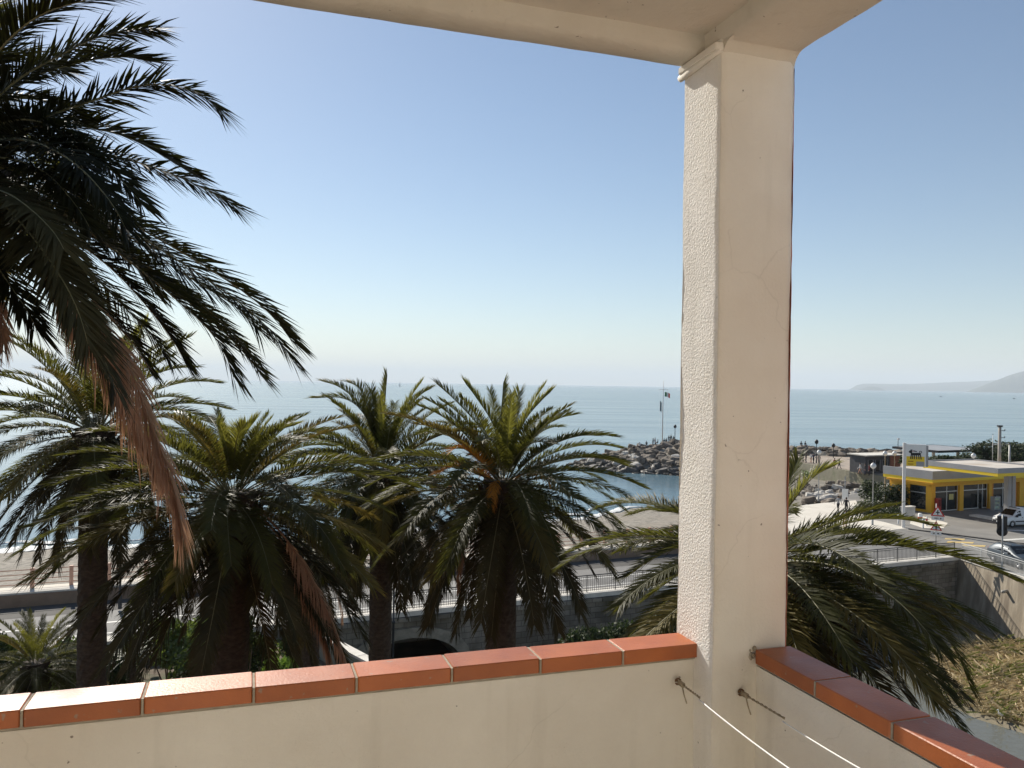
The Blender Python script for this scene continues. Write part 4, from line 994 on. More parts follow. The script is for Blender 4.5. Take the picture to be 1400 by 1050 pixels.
# railings
def railing(label, segs, mat, name='railing', h=1.05, bar=.13, post=2.0, z=4.62, rb=.013, rp=.03, balusters=True):
    o0 = segs[0][0]; t = thing(name, label, 'railing', (o0.x, o0.y, z))
    base = Vector((o0.x, o0.y, 0))
    for P0, P1 in segs:
        d = P1-P0; L = d.length; d.normalize(); n = max(1, round(L/post)); st = L/n
        hr = MB()
        for zz, r in ((h, .032), (h-.14, .018), (.13, .02)): hr.tube([P0-base+Vector((0, 0, zz)), P1-base+Vector((0, 0, zz))], r, 5, 0, False)
        hr.build('handrail', mat, t)
        for i in range(n+1):
            p = P0+d*st*i-base; boxobj('post', mat, (p.x, p.y, h/2), (rp*1.6, rp*1.6, h), t, math.atan2(d.y, d.x))
        if balusters:
            for i in range(n):
                s = MB(); k = int(st/bar)
                for j in range(1, k): 
                    p = P0+d*(st*i+st*j/k)-base
                    s.box((p.x, p.y, h/2), (rb*1.6, rb*1.6, h-.12), math.atan2(d.y, d.x))
                s.build('baluster_panel', mat, t)
    return t
railing('dark iron railing along the road on the stone bridge', [(W(-13, -.1), W(37.6, -.1))], m_rail_dark, 'bridge_railing')
railing('pale metal railing on top of the concrete river wall beside the parked car', [(K+nK*-.05+dK*.25, K2-nK*.05), ], m_rail_white, 'river_railing', bar=.12, post=2.2)
# promenade railing: salmon posts, four bars
t = thing('promenade_railing', 'salmon painted railing with square posts between the promenade and the beach', 'railing', tuple(W(-40, 9.6, 5.27)))
base = W(-40, 9.6, 5.27)
for i in range(33):
    p = W(-40+i*2.0, 9.6, 5.27)-base; boxobj('post', m_rail_pink, (p.x, p.y, .57), (.2, .2, 1.14), t, R(23), .012)
for zz in (.22, .5, .78, 1.05):
    s = MB(); s.tube([W(-40, 9.6, 5.27+zz)-base, W(24, 9.6, 5.27+zz)-base], .028, 6); s.build('rail', m_rail_pink, t)

# ================================================================== REEDS
s = MB(); rnd = random.Random(44)
rp_poly = [(36.0, 36.6), (33.2, 38.4), (29.8, 40.3), (27.2, 41.8), (25.8, 43.6), (25.4, 46), (26.4, 50), (28.5, 53.5), (31.5, 55.5), (35.3, 55.8), (36.0, 48)]
def inside(x, y, P):
    c_ = False
    for (x0, y0), (x1, y1) in zip(P, P[1:]+P[:1]):
        if (y0 > y) != (y1 > y) and x < (x1-x0)*(y-y0)/(y1-y0)+x0: c_ = not c_
    return c_
k = 0
while k < 11000:
    x = rnd.uniform(25, 36.2); y = rnd.uniform(36, 56)
    if not inside(x, y, rp_poly): continue
    k += 1
    cl = .5+.5*math.sin(x*1.1+2*math.sin(y*.7))*math.sin(y*.9+1)
    l = rnd.uniform(.5, 1.25)*(.6+.7*cl); a = rnd.uniform(0, 6.28) if rnd.random() < .5 else rnd.gauss(-.4, .7); el = R(rnd.uniform(2, 28))
    d = Vector((math.cos(a)*math.cos(el), math.sin(a)*math.cos(el), math.sin(el))); p = Vector((x, y, .05+.22*cl*rnd.random()))
    sd = d.cross(Vector((0, 0, 1))).normalized()*rnd.uniform(.012, .03)
    s.add([p-sd, p+sd, p+d*l+sd*.4, p+d*l-sd*.4-Vector((0, 0, .1))], [(0, 1, 2, 3)], 1 if cl > .66 and rnd.random() < .45 else 0)
tag(s.build('dry_reeds', [m_reed, m_reed_green]), 'flattened straw coloured reeds covering the riverbed by the stream', 'reeds', kind='stuff')
s = MB(); s.prism(rp_poly, -.2, .1); struct('reed_bank', s, M('reed_litter', (.24, .18, .09), (.34, .27, .15), 1.5, .95, .08, 6))
# egret at the water edge
c = gp(1369, 984, .05)
t = thing('white_egret', 'small white egret standing at the edge of the stream', 'bird', tuple(c), R(200))
me = bpy.data.meshes.new('body')
ev = [(0, 0, .30), (.16, 0, .33), (-.18, 0, .27), (-.28, 0, .24), (.21, 0, .42), (.19, 0, .52), (.24, 0, .56), (.36, 0, .55), (.0, .03, .16), (.01, .03, .0), (.0, -.03, .16), (.01, -.03, .0)]
er = [.09, .07, .06, .02, .03, .025, .035, .008, .012, .01, .012, .01]
ee = [(0, 1), (0, 2), (2, 3), (1, 4), (4, 5), (5, 6), (6, 7), (0, 8), (8, 9), (0, 10), (10, 11)]
def skin_mesh(name, v, e, r, levels=1):
    me = bpy.data.meshes.new(name); me.from_pydata(v, e, []); ob = bpy.data.objects.new(name, me); C.objects.link(ob)
    ob.modifiers.new('s', 'SKIN'); 
    for i, sv in enumerate(me.skin_vertices[0].data): sv.radius = (r[i], r[i]) if not hasattr(r[i], '__len__') else r[i]; sv.use_root = (i == 0)
    sub = ob.modifiers.new('d', 'SUBSURF'); sub.levels = levels; sub.render_levels = levels
    dg = bpy.context.evaluated_depsgraph_get(); out = bpy.data.meshes.new_from_object(ob.evaluated_get(dg)); out.name = name
    bpy.data.objects.remove(ob); bpy.data.meshes.remove(me)
    out.polygons.foreach_set('use_smooth', [True]*len(out.polygons)); return out
em = skin_mesh('body', ev, ee, er); em.materials.append(m_feather); link('body', em, t)

# ================================================================== PEOPLE
def person_mesh(pose, top, bottom, shoe, skin, seed=0):
    rnd = random.Random(seed)
    st = {'walk': .30, 'stride': .42, 'stand': .05, 'sit': 0}[pose]
    v = [(0, 0, .93), (0, .01, 1.10), (0, .02, 1.30), (0, .01, 1.43), (0, .03, 1.52), (0, .045, 1.60), (0, .03, 1.68)]
    r = [(.135, .10), (.125, .09), (.155, .10), (.07, .06), (.058, .058), (.078, .09), (.06, .068)]
    e = [(0, 1), (1, 2), (2, 3), (3, 4), (4, 5), (5, 6)]
    kind = {}
    def ch(parent, pts, rads):
        for p_, q in zip(pts, rads):
            v.append(p_); r.append((q, q) if not hasattr(q, '__len__') else q); e.append((parent, len(v)-1)); parent = len(v)-1
        return parent
    if pose == 'sit':
        for i in range(len(v)): v[i] = (v[i][0], v[i][1], v[i][2]-.46)
    zt = -.46 if pose == 'sit' else 0
    hands = []
    for sx in (-1, 1):
        sw = sx*st
        if pose == 'sit':
            ch(0, [(sx*.10, .05, .46), (sx*.13, .44, .50), (sx*.13, .50, .10), (sx*.13, .50, .04), (sx*.13, .66, .03)], [.085, .062, .048, .045, .035])
            pts = [(sx*.19, 0, .93), (sx*.23, .08, .68), (sx*.17, .28, .60), (sx*.14, .36, .58)]
        else:
            fy = sw*.95; kneeb = .10 if fy < 0 else .03
            ch(0, [(sx*.10, .0, .86), (sx*.105, fy*.5+kneeb, .49), (sx*.10, fy, .09 if fy >= 0 else .13), (sx*.10, fy-.03, .045 if fy >= 0 else .09), (sx*.11, fy+.15, .03)], [.092, .062, .045, .042, .034])
            ay = -sw*.9
            pts = [(sx*.20, .0, 1.38), (sx*.25, ay*.35, 1.12), (sx*.26, ay+.06, .90), (sx*.26, ay+.09, .82)]
        h = ch(2, pts, [.062, .046, .034, (.034, .022)])
        hx, hy, hz = pts[-1]
        for k in range(4): ch(h, [(hx+(k-1.5)*.006, hy+(k-1.5)*.018, hz-.05-(.012 if k in (1, 2) else 0)), (hx-sx*.012, hy+.012+(k-1.5)*.018, hz-.095-(.014 if k in (1, 2) else 0))], [.0085, .0075])
        ch(h, [(hx-sx*.01, hy+.045, hz-.02), (hx-sx*.015, hy+.055, hz-.055)], [.010, .008])
        hands.append(Vector(pts[-1]))
    me = skin_mesh('person', v, e, r)
    for m_ in (top, bottom, skin, shoe): me.materials.append(m_)
    for p_ in me.polygons:
        c_ = p_.center; mi = 0
        if min((c_-h).length for h in hands) < .14 and min(c_.z-h.z for h in hands) < .05: mi = 2
        elif c_.z > 1.46+zt: mi = 2
        elif c_.z < (.09 if pose != 'sit' else .08): mi = 3
        elif c_.z < .93+zt+.02 and abs(c_.x) < .19: mi = 1
        p_.material_index = mi
    return me
def hair_mesh():
    s = MB(); vs = []; n = 10
    s.lathe([(.001, .1), (.05, .09), (.085, .05), (.098, 0), (.092, -.05), (.075, -.09)], (0, 0, 0), n); return s.mesh('hair', m_hair)
HAIR = hair_mesh()
PM = {
 'walk_grey': person_mesh('walk', m_cl_grey, m_cl_black, m_black, m_skin),
 'stride_black': person_mesh('stride', m_cl_black, m_cl_black, m_black, m_skin),
 'walk_white': person_mesh('walk', m_cl_white, m_cl_tan, m_black, m_skin),
 'walk_navy': person_mesh('walk', m_cl_navy, m_cl_black, m_black, m_skin),
 'stand_black': person_mesh('stand', m_cl_black, m_cl_navy, m_black, m_skin),
 'stand_red': person_mesh('stand', m_cl_red, m_cl_black, m_black, m_skin),
 'stand_white': person_mesh('stand', m_cl_white, m_cl_grey, m_black, m_skin),
 'sit_black': person_mesh('sit', m_cl_black, m_cl_navy, m_black, m_skin),
 'sit_white': person_mesh('sit', m_cl_white, m_cl_navy, m_black, m_skin),
}
def person(kind, label, loc, rz=0, group=None, sc=1):
    t = thing('person', label, 'person', loc, rz, group)
    b = link('body', PM[kind], t, sc=sc)
    z = (1.645-.46 if kind.startswith('sit') else 1.645)*sc
    link('hair', HAIR, t, (0, .012*sc, z), (R(12), 0, 0), sc)
    return t
def on(x, y, d, zf=None):
    p = at(x, y, d); return (p.x, p.y, (moundz(p.x, p.y)+.25 if zf is None else zf))
c = gp(1146, 700, 4.504); p1 = person('walk_grey', 'person in a grey top and dark trousers walking away on the white path', (c.x, c.y, 4.504), R(10))
c = gp(1157, 702.5, 4.504); p2 = person('stride_black', 'person all in black striding along the white path with a bag', (c.x, c.y, 4.504), R(-12))
bg = MB(); bg.box((0, 0, -.02), (.09, .26, .24), 0, 0, .02); bg.tube([(0, -.09, .09), (0, -.05, .2), (0, .05, .2), (0, .09, .09)], .01, 5)
tag(bg.build('shoulder_bag', m_cl_navy, None, Vector((c.x, c.y, 4.504))+Matrix.Rotation(R(-12), 3, 'Z') @ Vector((.27, -.30, .60)), R(-12)), 'dark bag hanging from the hand of the person striding on the white path', 'bag')
c = gp(1155, 722, 4.504); person('walk_white', 'person in white and tan nearest to us on the white path', (c.x, c.y, 4.504), R(160))
grp = 'people strolling on the pier walkway'
walkers = [(1098, 141, 'walk_navy', 'dark clad walker on the pier nearest to the white pillar', 20), (1102, 139, 'stand_black', 'second dark figure from the pillar on the pier walkway', 90),
 (1108.5, 139, 'walk_white', 'pale topped walker between dark figures left of the black lamp', 200), (1112, 138, 'walk_navy', 'dark walker just left of the black lamp on the pier', 190),
 (1119.5, 136, 'stand_black', 'lone dark figure just right of the black lamp on the pier', 180), (1141, 129.5, 'stand_red', 'person in dark red on the pier between lamp and kiosk', 120), (1147.5, 128.5, 'walk_navy', 'dark walker on the pier next to the person in red', 100),
 (1176, 121.5, 'walk_white', 'pale clad person leaning near the kiosk front', 60), (1183, 120.5, 'stand_black', 'tall dark person standing before the kiosk', 90), (1188.5, 119.8, 'stand_red', 'person in dark red before the middle of the kiosk', 70)]
for x, d, k, lab, rz in walkers:
    p = at(x, 640, d); person(k, lab, (p.x, p.y, 4.62), R(rz), grp)
grp = 'people on the breakwater rocks'
rockers = [(867, 172, 'sit_black', 'dark figure sitting alone at the left of the breakwater crest', 200), (874.5, 173, 'sit_white', 'person in white sitting on the breakwater crest', 150), (884, 174, 'sit_black', 'dark figure sitting midway along the breakwater crest', 170),
 (893, 175, 'stand_black', 'dark person standing left of the flagpole', 60), (895.5, 175.5, 'stand_red', 'person in dark red standing close to the left of the flagpole', 240), (899.5, 175.5, 'sit_black', 'dark seated figure directly left of the flagpole', 90),
 (908, 176, 'sit_black', 'dark seated figure directly right of the flagpole', 200), (911, 176, 'sit_black', 'second dark seated figure right of the flagpole', 160), (914.5, 176, 'stand_black', 'dark person standing between flagpole and lamp', 180), (917.5, 176.5, 'stand_black', 'dark person standing left of the breakwater lamp', 120), (921, 176, 'sit_black', 'dark seated figure under the breakwater lamp', 180),
 (1095.5, 158, 'sit_black', 'dark figure sitting on the rock bank beside the white pillar', 180), (1101, 158, 'sit_black', 'dark figure sitting second from the pillar on the rock bank', 200)]
for x, d, k, lab, rz in rockers: person(k, lab, on(x, 600, d), R(rz), grp)

# ================================================================== POLES, LAMPS, SIGNS
def globe_lamp(label, x, d, globe_y, base=4.5, rg=.27, xg=None):
    p = at(x, globe_y, d); t = thing('street_lamp', label, 'street lamp', (p.x, p.y, base), 0, 'white globe street lamps'); h = p.z-base
    s = MB(); s.lathe([(.11, 0), (.10, .5), (.06, .55), (.045, h-rg-.05), (.10, h-rg-.04), (.11, h-rg+.03)], n=8); s.build('pole', m_pole, t)
    s = MB(); s.sphere((0, 0, h), rg, 14); s.build('globe', m_globe, t)
    s = MB(); s.lathe([(.001, h+rg+.05), (.1, h+rg+.01), (.11, h+rg-.04)], n=8); s.build('cap', m_pole, t)
globe_lamp('white globe lamp on a pale pole beside the clipped bush', 1194, 77, 637)
globe_lamp('white globe lamp in front of the dark kiosk', 1210, 92, 620)
globe_lamp('white globe lamp between the kiosk and the price sign', 1223, 95, 620)
globe_lamp('white globe lamp rising behind the station canopy', 1331, 91, 623)
globe_lamp('white globe lamp above the palm frond beside the pier walkers', 1120, 93, 618.5)
def black_lamp(label, x, y, d, base):
    p = at(x, y, d); t = thing('black_lamp', label, 'lamp post', (p.x, p.y, base), 0, 'black lanterns along the breakwater'); h = p.z-base
    s = MB(); s.lathe([(.13, 0), (.09, .8), (.06, h-.5), (.05, h-.4)], n=8); s.build('pole', m_black, t)
    s = MB(); s.lathe([(.06, h-.42), (.30, h-.25), (.34, h+.1), (.16, h+.35), (.02, h+.42)], n=8); s.build('lantern', m_black, t)
black_lamp('black lantern on a pole among the pier walkers', 1116.5, 604, 139, 4.62)
black_lamp('black lantern further right over the rock bank', 1139.5, 609, 150, moundz(60, 150)-.2)
black_lamp('black lantern at the right end of the breakwater crest', 923, 583, 179, moundz(36.5, 179)-.2)
# flag pole
p = at(905.5, 606, 177); zb = moundz(p.x, p.y)-.2; ptop = at(907, 520, 177)
t = thing('flagpole', 'tall white flagpole with a crosstree on the breakwater', 'flagpole', (p.x, p.y, zb)); h = ptop.z-zb
s = MB(); s.tube([(0, 0, 0), (0, 0, h*.6), (.1, 0, h)], [.13, .10, .05], 8); s.build('pole', m_polewhite, t)
zc = at(907, 532.5, 177).z-zb; s = MB(); s.tube([(-.95, 0, zc), (1.1, 0, zc)], .05, 6); s.tube([(-.9, 0, zc), (-.4, 0, .5)], .012, 4); s.tube([(1.0, 0, zc), (.4, 0, .5)], .012, 4); s.build('crosstree', m_polewhite, t)
def flag(label, x, y, d, w, h_, mats, slant, n=9):
    c_ = at(x, y, d); s = MB(); vs = []; fs = []; mi = []
    for i in range(n+1):
        for j in range(5):
            u = i/n; q = Vector((w*u, .12*math.sin(u*7+j*.3), h_*(.5-j/4)-slant*u*u))
            vs.append(q)
    b0 = len(s.v); s.v += vs
    for i in range(n):
        for j in range(4): q = i*5+j; s.f.append((q, q+5, q+6, q+1)); s.m.append(min(len(mats)-1, i*len(mats)//n)); s.sm.append(True)
    o = s.build('flag', mats, None, tuple(c_)); tag(o, label, 'flag'); return o
flag('green white and red striped flag flying right of the flagpole', 909, 539, 177, 1.15, 1.0, [m_fl_g, m_cl_white, m_red], .4)
flag('narrow dark flag hanging limp left of the flagpole', 902.5, 555, 177, .35, 2.2, [m_fl_dark], .5)

# price sign totem
p = gp(1235, 721, 4.5); t = thing('price_totem', 'white filling station totem with a black six legged beast emblem', 'sign', (p.x, p.y, 4.5), R(-18))
s = MB(); s.box((0, 0, 4.0), (.26, .22, 8.0)); s.build('pole', m_polewhite, t)
s = MB(); s.box((.97, 0, 6.85), (1.72, .28, 2.08)); s.build('panel', m_white, t)
s = MB(); s.box((1.92, .0, 6.80), (.18, .34, 1.98)); s.build('side_trim', m_grey_f, t)
s = MB(); s.box((.93, -.145, 6.30), (1.54, .012, .90)); s.build('yellow_field', m_yellow_b, t)
s = MB(); s.box((1.33, -.156, 6.06), (.66, .014, .44)); s.build('price_display', m_grey_f, t)
m_lett = M('brown_lettering', (.38, .20, .02), None)
for zz in (6.28, 6.02):
    s = MB(); n_ = 4
    s.add([(.30+q*.115+dx, -.155, zz+dz) for q in range(5) for dx, dz in ((0, -.05), (0, .05))], [(q*2, q*2+2, q*2+3, q*2+1) for q in range(4)]); s.build('lettering', m_lett, t)
def poly_plate(mb, pts, y, th, mi=0):
    n = len(pts); ar = sum(pts[i][0]*pts[(i+1) % n][1]-pts[(i+1) % n][0]*pts[i][1] for i in range(n))
    if ar < 0: pts = pts[::-1]
    mb.add([(a, y, b) for a, b in pts]+[(a, y+th, b) for a, b in pts], [tuple(range(n))]+[(i, n+i, n+(i+1) % n, (i+1) % n) for i in range(n)], mi)
def em_(pts): return [(.40+a*1.0, 6.52+b*1.0) for a, b in pts]
s = MB()
y_ = -.162
poly_plate(s, em_([(.12, .32), (.95, .36), (1.0, .52), (.92, .58), (.12, .56)]), y_, .012)
poly_plate(s, em_([(.02, .55), (.22, .50), (.26, .78), (.22, .92), (.20, .80), (.12, .92), (.10, .80), (-.02, .74), (-.06, .62)]), y_-.002, .014)
for lx, dx in ((.13, -.05), (.27, -.04), (.42, -.02), (.58, .02), (.74, .06), (.90, .08)):
    poly_plate(s, em_([(lx, .40), (lx+.09, .40), (lx+.07+dx, .02), (lx+.12+dx, -.02), (lx-.02+dx, -.02)]), y_-.001, .012)
for k in range(7):
    a0_, a1_ = R(-60+k*40), R(-20+k*40); cx, cz = .95, .66
    poly_plate(s, em_([(cx+.12*math.cos(a0_), cz+.12*math.sin(a0_)), (cx+.12*math.cos(a1_), cz+.12*math.sin(a1_)), (cx+.07*math.cos(a1_), cz+.07*math.sin(a1_)), (cx+.07*math.cos(a0_), cz+.07*math.sin(a0_))]), y_-.001, .012)
poly_plate(s, em_([(.30, .72), (.62, .66), (.66, .72), (.36, .80)]), y_, .012)
s.build('emblem', m_black, t)
s = MB(); poly_plate(s, em_([(.27, .70), (.37, .80), (.33, .66)]), y_-.003, .012); s.build('flame', m_red, t)

# warning signs on one pole
p = W(35.9, .12, 4.64); 
x_ = at(1284, 770, 62).x; p = Vector((32.95, 62.15, 4.64))
t = thing('warning_sign', 'pole with two red bordered triangular warning signs beside the bridge railing', 'road sign', tuple(p), R(-28))
s = MB(); s.tube([(0, 0, 0), (0, 0, 4.1)], .035, 8); s.build('pole', m_pole, t)
def tri(cz, w, off, sym, ox=0):
    h = w*.866; y = -.05-off
    q = [(ox-w/2, cz-h/3), (ox+w/2, cz-h/3), (ox, cz+2*h/3)]
    s = MB(); poly_plate(s, q, y, .02); a = s.build('sign_plate', m_red, t)
    k = .70; c_ = (ox, cz-0.0)
    q2 = [(ox+(a_-ox)*k, cz+(b_-cz)*k) for a_, b_ in q]
    s = MB(); poly_plate(s, q2, y-.004, .003); s.build('white_field', m_white, a)
    s = MB()
    if sym == 'cross':
        poly_plate(s, [(ox-.035, cz-.17), (ox+.035, cz-.17), (ox+.035, cz+.2), (ox-.035, cz+.2)], y-.008, .003); poly_plate(s, [(ox-.13, cz-.03), (ox+.13, cz-.03), (ox+.13, cz+.05), (ox-.13, cz+.05)], y-.0095, .003)
    else:
        poly_plate(s, [(ox-.05, cz-.17), (ox-.01, cz-.17), (ox+.0, cz-.05), (ox+.03, cz-.17), (ox+.08, cz-.17), (ox+.04, cz+.0), (ox+.07, cz+.1), (ox-.03, cz+.14), (ox-.05, cz+.02)], y-.008, .003)
        poly_plate(s, [(ox+.02+.04*math.cos(i), cz+.19+.04*math.sin(i)) for i in range(6)], y-.0095, .003)
    s.build('symbol', m_black, a)
def plate(cz, w, h, dashes, ox=0):
    s = MB(); s.box((ox, -.05, cz), (w, .02, h)); a = s.build('supplement_plate', m_white, t)
    for k, (dx, ww) in enumerate(dashes): boxobj('lettering', m_black, (ox+dx, -.0635, cz), (ww, .004, h*.28), a)
tri(3.42, .98, .0, 'cross', .10); plate(2.98, .86, .30, [(-.18, .07), (-.08, .07), (.02, .06), (.2, .1)], .10)
tri(2.28, .84, .0, 'walker'); plate(1.80, .74, .28, [(-.15, .14), (.15, .12)])
# traffic light from behind
p = Vector((35.85, 58.5, 4.62)); t = thing('traffic_light', 'dark traffic light on a pale pole seen from behind by the river railing', 'traffic light', tuple(p), R(-20))
s = MB(); s.tube([(0, 0, 0), (0, 0, 3.9)], .055, 8); s.build('pole', m_pole, t)
s = MB(); s.box((0, .14, 3.25), (.66, .06, 1.05), 0, 0, .03); s.lathe([(.001, -.03), (.36, -.03), (.36, .03), (.001, .03)], (0, .14, 2.66), 20, 0, 'y'); s.build('backboard', m_black, t)
s = MB(); s.box((0, .26, 3.1), (.3, .2, 1.1), 0, 0, .03)
s.build('housing', m_black, t)
for k, mm in enumerate((m_redlens, m_yellow_b, m_fl_g)):
    s = MB(); s.lathe([(.001, 0), (.1, 0), (.12, .16), (.11, .16)], (0, .36, 3.45-k*.34), 12, 0, 'y'); s.build('lens', mm, t)
# white notice board on a pole by the path
p = at(1155, 690, 90); t = thing('notice_board', 'small white notice board on a thin pole at the end of the white path', 'sign', (p.x, p.y, 4.5), R(-20))
s = MB(); s.tube([(0, 0, 0), (0, 0, 3.2)], .045, 8); s.build('pole', m_pole, t)
s = MB(); s.box((0, -.07, 1.25), (.62, .05, 1.15), 0, 0, .01); s.build('board', m_white, t)
# tall poles
def post(label, x, ytop, d, r, mat, base=4.5, name='utility_pole', cat='pole', extras=True):
    p = at(x, ytop, d); t = thing(name, label, cat, (p.x, p.y, base)); h = p.z-base
    s = MB(); s.tube([(0, 0, 0), (0, 0, h)], [r*1.15, r*.85], 10); s.build('shaft', mat, t)
    if extras:
        s = MB()
        for zz in (.93, .83): s.tube([(-.05, 0, h*zz), (r+.45, 0, h*zz)], .04, 5); s.sphere((r+.42, 0, h*zz+.1), .08, 6)
        s.box((0, 0, h-.05), (r*2.4, r*2.4, .2)); s.build('bracket', m_black, t)
    else:
        s = MB(); s.lathe([(r*1.6, h-.02), (r*1.6, h+.05), (.001, h+.1)], n=8); s.build('cap', m_black, t)
post('tall concrete utility pole rising behind the station canopy', 1367, 582, 100, .2, m_conc_pole)
post('short grey pole right of the tall concrete utility pole', 1380.5, 607, 104, .13, m_pole, extras=False)
post('very thin mast left of the tall concrete utility pole', 1357.5, 594, 104, .035, m_pole, extras=False, name='thin_mast', cat='mast')
def lamp_post(label, x, ytop, d, base, r, mat):
    p = at(x, ytop, d); t = thing('lamp_post', label, 'lamp post', (p.x, p.y, base)); h = p.z-base
    s = MB(); s.lathe([(r*1.8, 0), (r*1.6, .9), (r, 1.0), (r, h*.5), (r*1.5, h*.5+.03), (r*1.5, h*.5+.12), (r*.8, h*.5+.15), (r*.7, h)], n=10); s.build('pole', mat, t)
    s = MB(); s.tube([(0, 0, h), (.25, 0, h+.3), (.7, 0, h+.3)], .03, 6); s.build('arm', mat, t)
    s = MB(); s.lathe([(.04, h+.3), (.2, h+.2), (.22, h+.1), (.1, h+.02), (.001, h)], (.7, 0, 0), 10); s.build('lantern', mat, t)
lamp_post('dark iron lamp post in front of the left bridge arch', 539.5, 745, 44, 0, .065, m_rail_dark)
lamp_post('thin dark lamp post by the promenade right of the left palm trunk', 166, 690, 45, 4.6, .06, m_rail_dark)

# ================================================================== BUILDINGS ON THE RIGHT
GA = R(25); G1 = Vector((math.cos(GA), math.sin(GA), 0)); G2 = Vector((-math.sin(GA), math.cos(GA), 0))
G0 = Vector((44.5, 85.0, 4.5))
t = thing('station_shop', 'yellow filling station shop with grey fascia and dark shop windows', 'building', tuple(G0), GA)
s = MB()
for x0, x1_ in ((0, .62), (4.45, 5.1), (9.3, 9.75), (14.6, 24)): s.box(((x0+x1_)/2, .15, 1.62), (x1_-x0, .35, 3.24))
s.box((12, .15, 3.0), (24, .30, .48))
s.box((.16, .48, 1.62), (.34, .3, 3.24)); s.box((.16, 3.2, 1.62), (.34, 1.0, 3.24)); s.box((.17, 1.7, 3.0), (.30, 2.4, .47)); s.box((.17, 1.6, .12), (.28, 2.2, .24))
s.box((12, 5.3, 1.6), (23.4, .3, 3.2)); s.box((23.8, 2.7, 1.6), (.3, 5.0, 3.2)); s.box((.3, 4.4, 1.6), (.3, 1.5, 3.2))
s.build('wall', m_yellow, t)
for c_, d_ in (((9.95, .9, 1.6), (.36, 1.7, 3.2)), ((14.2, .5, 1.6), (.7, .5, 3.2))): boxobj('recess_wall', m_orange, c_, d_, t)
s = MB(); s.box((11.9, 2.6, 3.1), (24.4, 5.6, .2)); s.build('ceiling', m_yellow, t)
def fascia(z0, z1, ov, mat, name, thick=.2):
    s = MB(); x0, x1_, y0, y1_ = -ov, 24.6, -ov, 5.6
    s.box(((x0+x1_)/2, y0+thick/2, (z0+z1)/2), (x1_-x0, thick, z1-z0)); s.box((x0+thick/2, (y0+thick+y1_)/2, (z0+z1)/2), (thick, y1_-y0-thick, z1-z0)); s.build(name, mat, t)
fascia(3.28, 3.62, .55, m_yellow_b, 'yellow_band'); fascia(3.622, 4.5, .58, m_grey_f, 'grey_fascia')
s = MB(); s.box((12, 2.7, 4.2), (24.2, 5.7, .2)); s.build('roof', m_roofmem, t)
def win(x0, x1_, z0, z1, mull, trans=None, y=.26):
    s = MB(); s.box(((x0+x1_)/2, y, (z0+z1)/2), (x1_-x0, .03, z1-z0)); g = s.build('shop_window', m_glass, t)
    s = MB()
    for m_ in mull: s.box((m_, y-.03, (z0+z1)/2), (.09, .05, z1-z0))
    for zz in (trans or []): s.box(((x0+x1_)/2, y-.034, zz), (x1_-x0, .045, .10))
    s.build('frame', m_rail_white, g)
win(.62, 4.45, .1, 2.76, (.66, 2.7, 4.41), (2.15, .12)); win(5.1, 9.3, .1, 2.76, (5.14, 7.8, 8.5, 9.26), (2.15, .12)); win(10.2, 13.8, .1, 2.76, (10.3, 12, 13.7), (2.15,))
s = MB(); s.box((.19, 1.68, 1.5), (.03, 2.08, 2.5)); g = s.build('side_window', m_glass, t)
s = MB(); s.box((.165, 1.68, 2.0), (.05, 2.08, .06)); s.build('frame', m_rail_white, g)
s = MB(); s.box((3.4, .20, 1.55), (.72, .02, .62)); s.build('yellow_poster', M('yellow_poster', (.55, .50, .20), (.45, .42, .2), 5), t)
s = MB(); s.box((8.15, .20, 1.05), (.5, .05, 1.95)); s.build('door', m_glass, t)
t2 = thing('red_cabinet', 'small red cabinet against the yellow corner column of the shop', 'cabinet', tuple(G0+G1*.70-G2*.28), GA)
s = MB(); s.box((0, 0, 1.0), (.55, .4, 1.2), 0, 0, .02); s.box((-.2, 0, .2), (.05, .3, .4)); s.box((.2, 0, .2), (.05, .3, .4)); s.build('casing', M('dark_red_paint', (.28, .03, .025), None, rough=.5), t2)
s = MB(); s.box((0, -.21, 1.1), (.4, .02, .7)); s.build('door', m_cl_red, t2)
t2 = thing('goods_rack', 'pale green goods rack by the shop door behind the van', 'rack', tuple(G0+G1*9.1-G2*.9), GA)
s = MB()
for zz in (.1, .55, 1.0, 1.4): s.box((0, 0, zz), (.95, .5, .05))
for sx in (-.46, .46): s.box((sx, 0, .75), (.04, .48, 1.5))
s.build('shelving', m_rail_white, t2)
s = MB(); rnd = random.Random(3)
for zz in (.3, .75, 1.2):
    for k in range(5): s.box((-.36+k*.18, 0, zz), (.14, .3, rnd.uniform(.2, .34)))
s.build('goods', M('pale_green_goods', (.45, .60, .52), (.6, .55, .35), 3), t2)
# canopy
CA = R(22); c0 = Vector((45.2, 74.6, 4.5)); t = thing('station_canopy', 'flat forecourt canopy with pale roof and grey and yellow fascia', 'canopy', tuple(c0), CA)
s = MB(); s.box((3.45, 4.0, 5.55), (6.7, 7.8, .36)); s.build('roof', m_roofmem, t)
s = MB(); s.box((3.45, 4.0, 5.25), (6.7, 7.8, .1)); s.build('soffit', m_yellow, t)
for (z0, z1, mm, nm, o_) in ((5.08, 5.37, m_yellow_b, 'yellow_band', 0), (5.372, 5.84, m_grey_f, 'grey_fascia', .02)):
    s = MB(); zc_ = (z0+z1)/2; hh = z1-z0
    s.box((3.45, .0-o_, zc_), (7.1+2*o_, .18, hh)); s.box((3.45, 8.0+o_, zc_), (7.1+2*o_, .18, hh)); s.box((0-o_, 4.0, zc_), (.18, 7.8, hh)); s.box((6.9+o_, 4.0, zc_), (.18, 7.8, hh)); s.build(nm, mm, t)
for x_, y__ in ((5.85, 3.3), (6.45, 3.3)):
    s = MB(); s.box((x_, y__, 2.6), (.5, .5, 5.2), 0, 0, .03); s.build('column', m_grey_f, t)
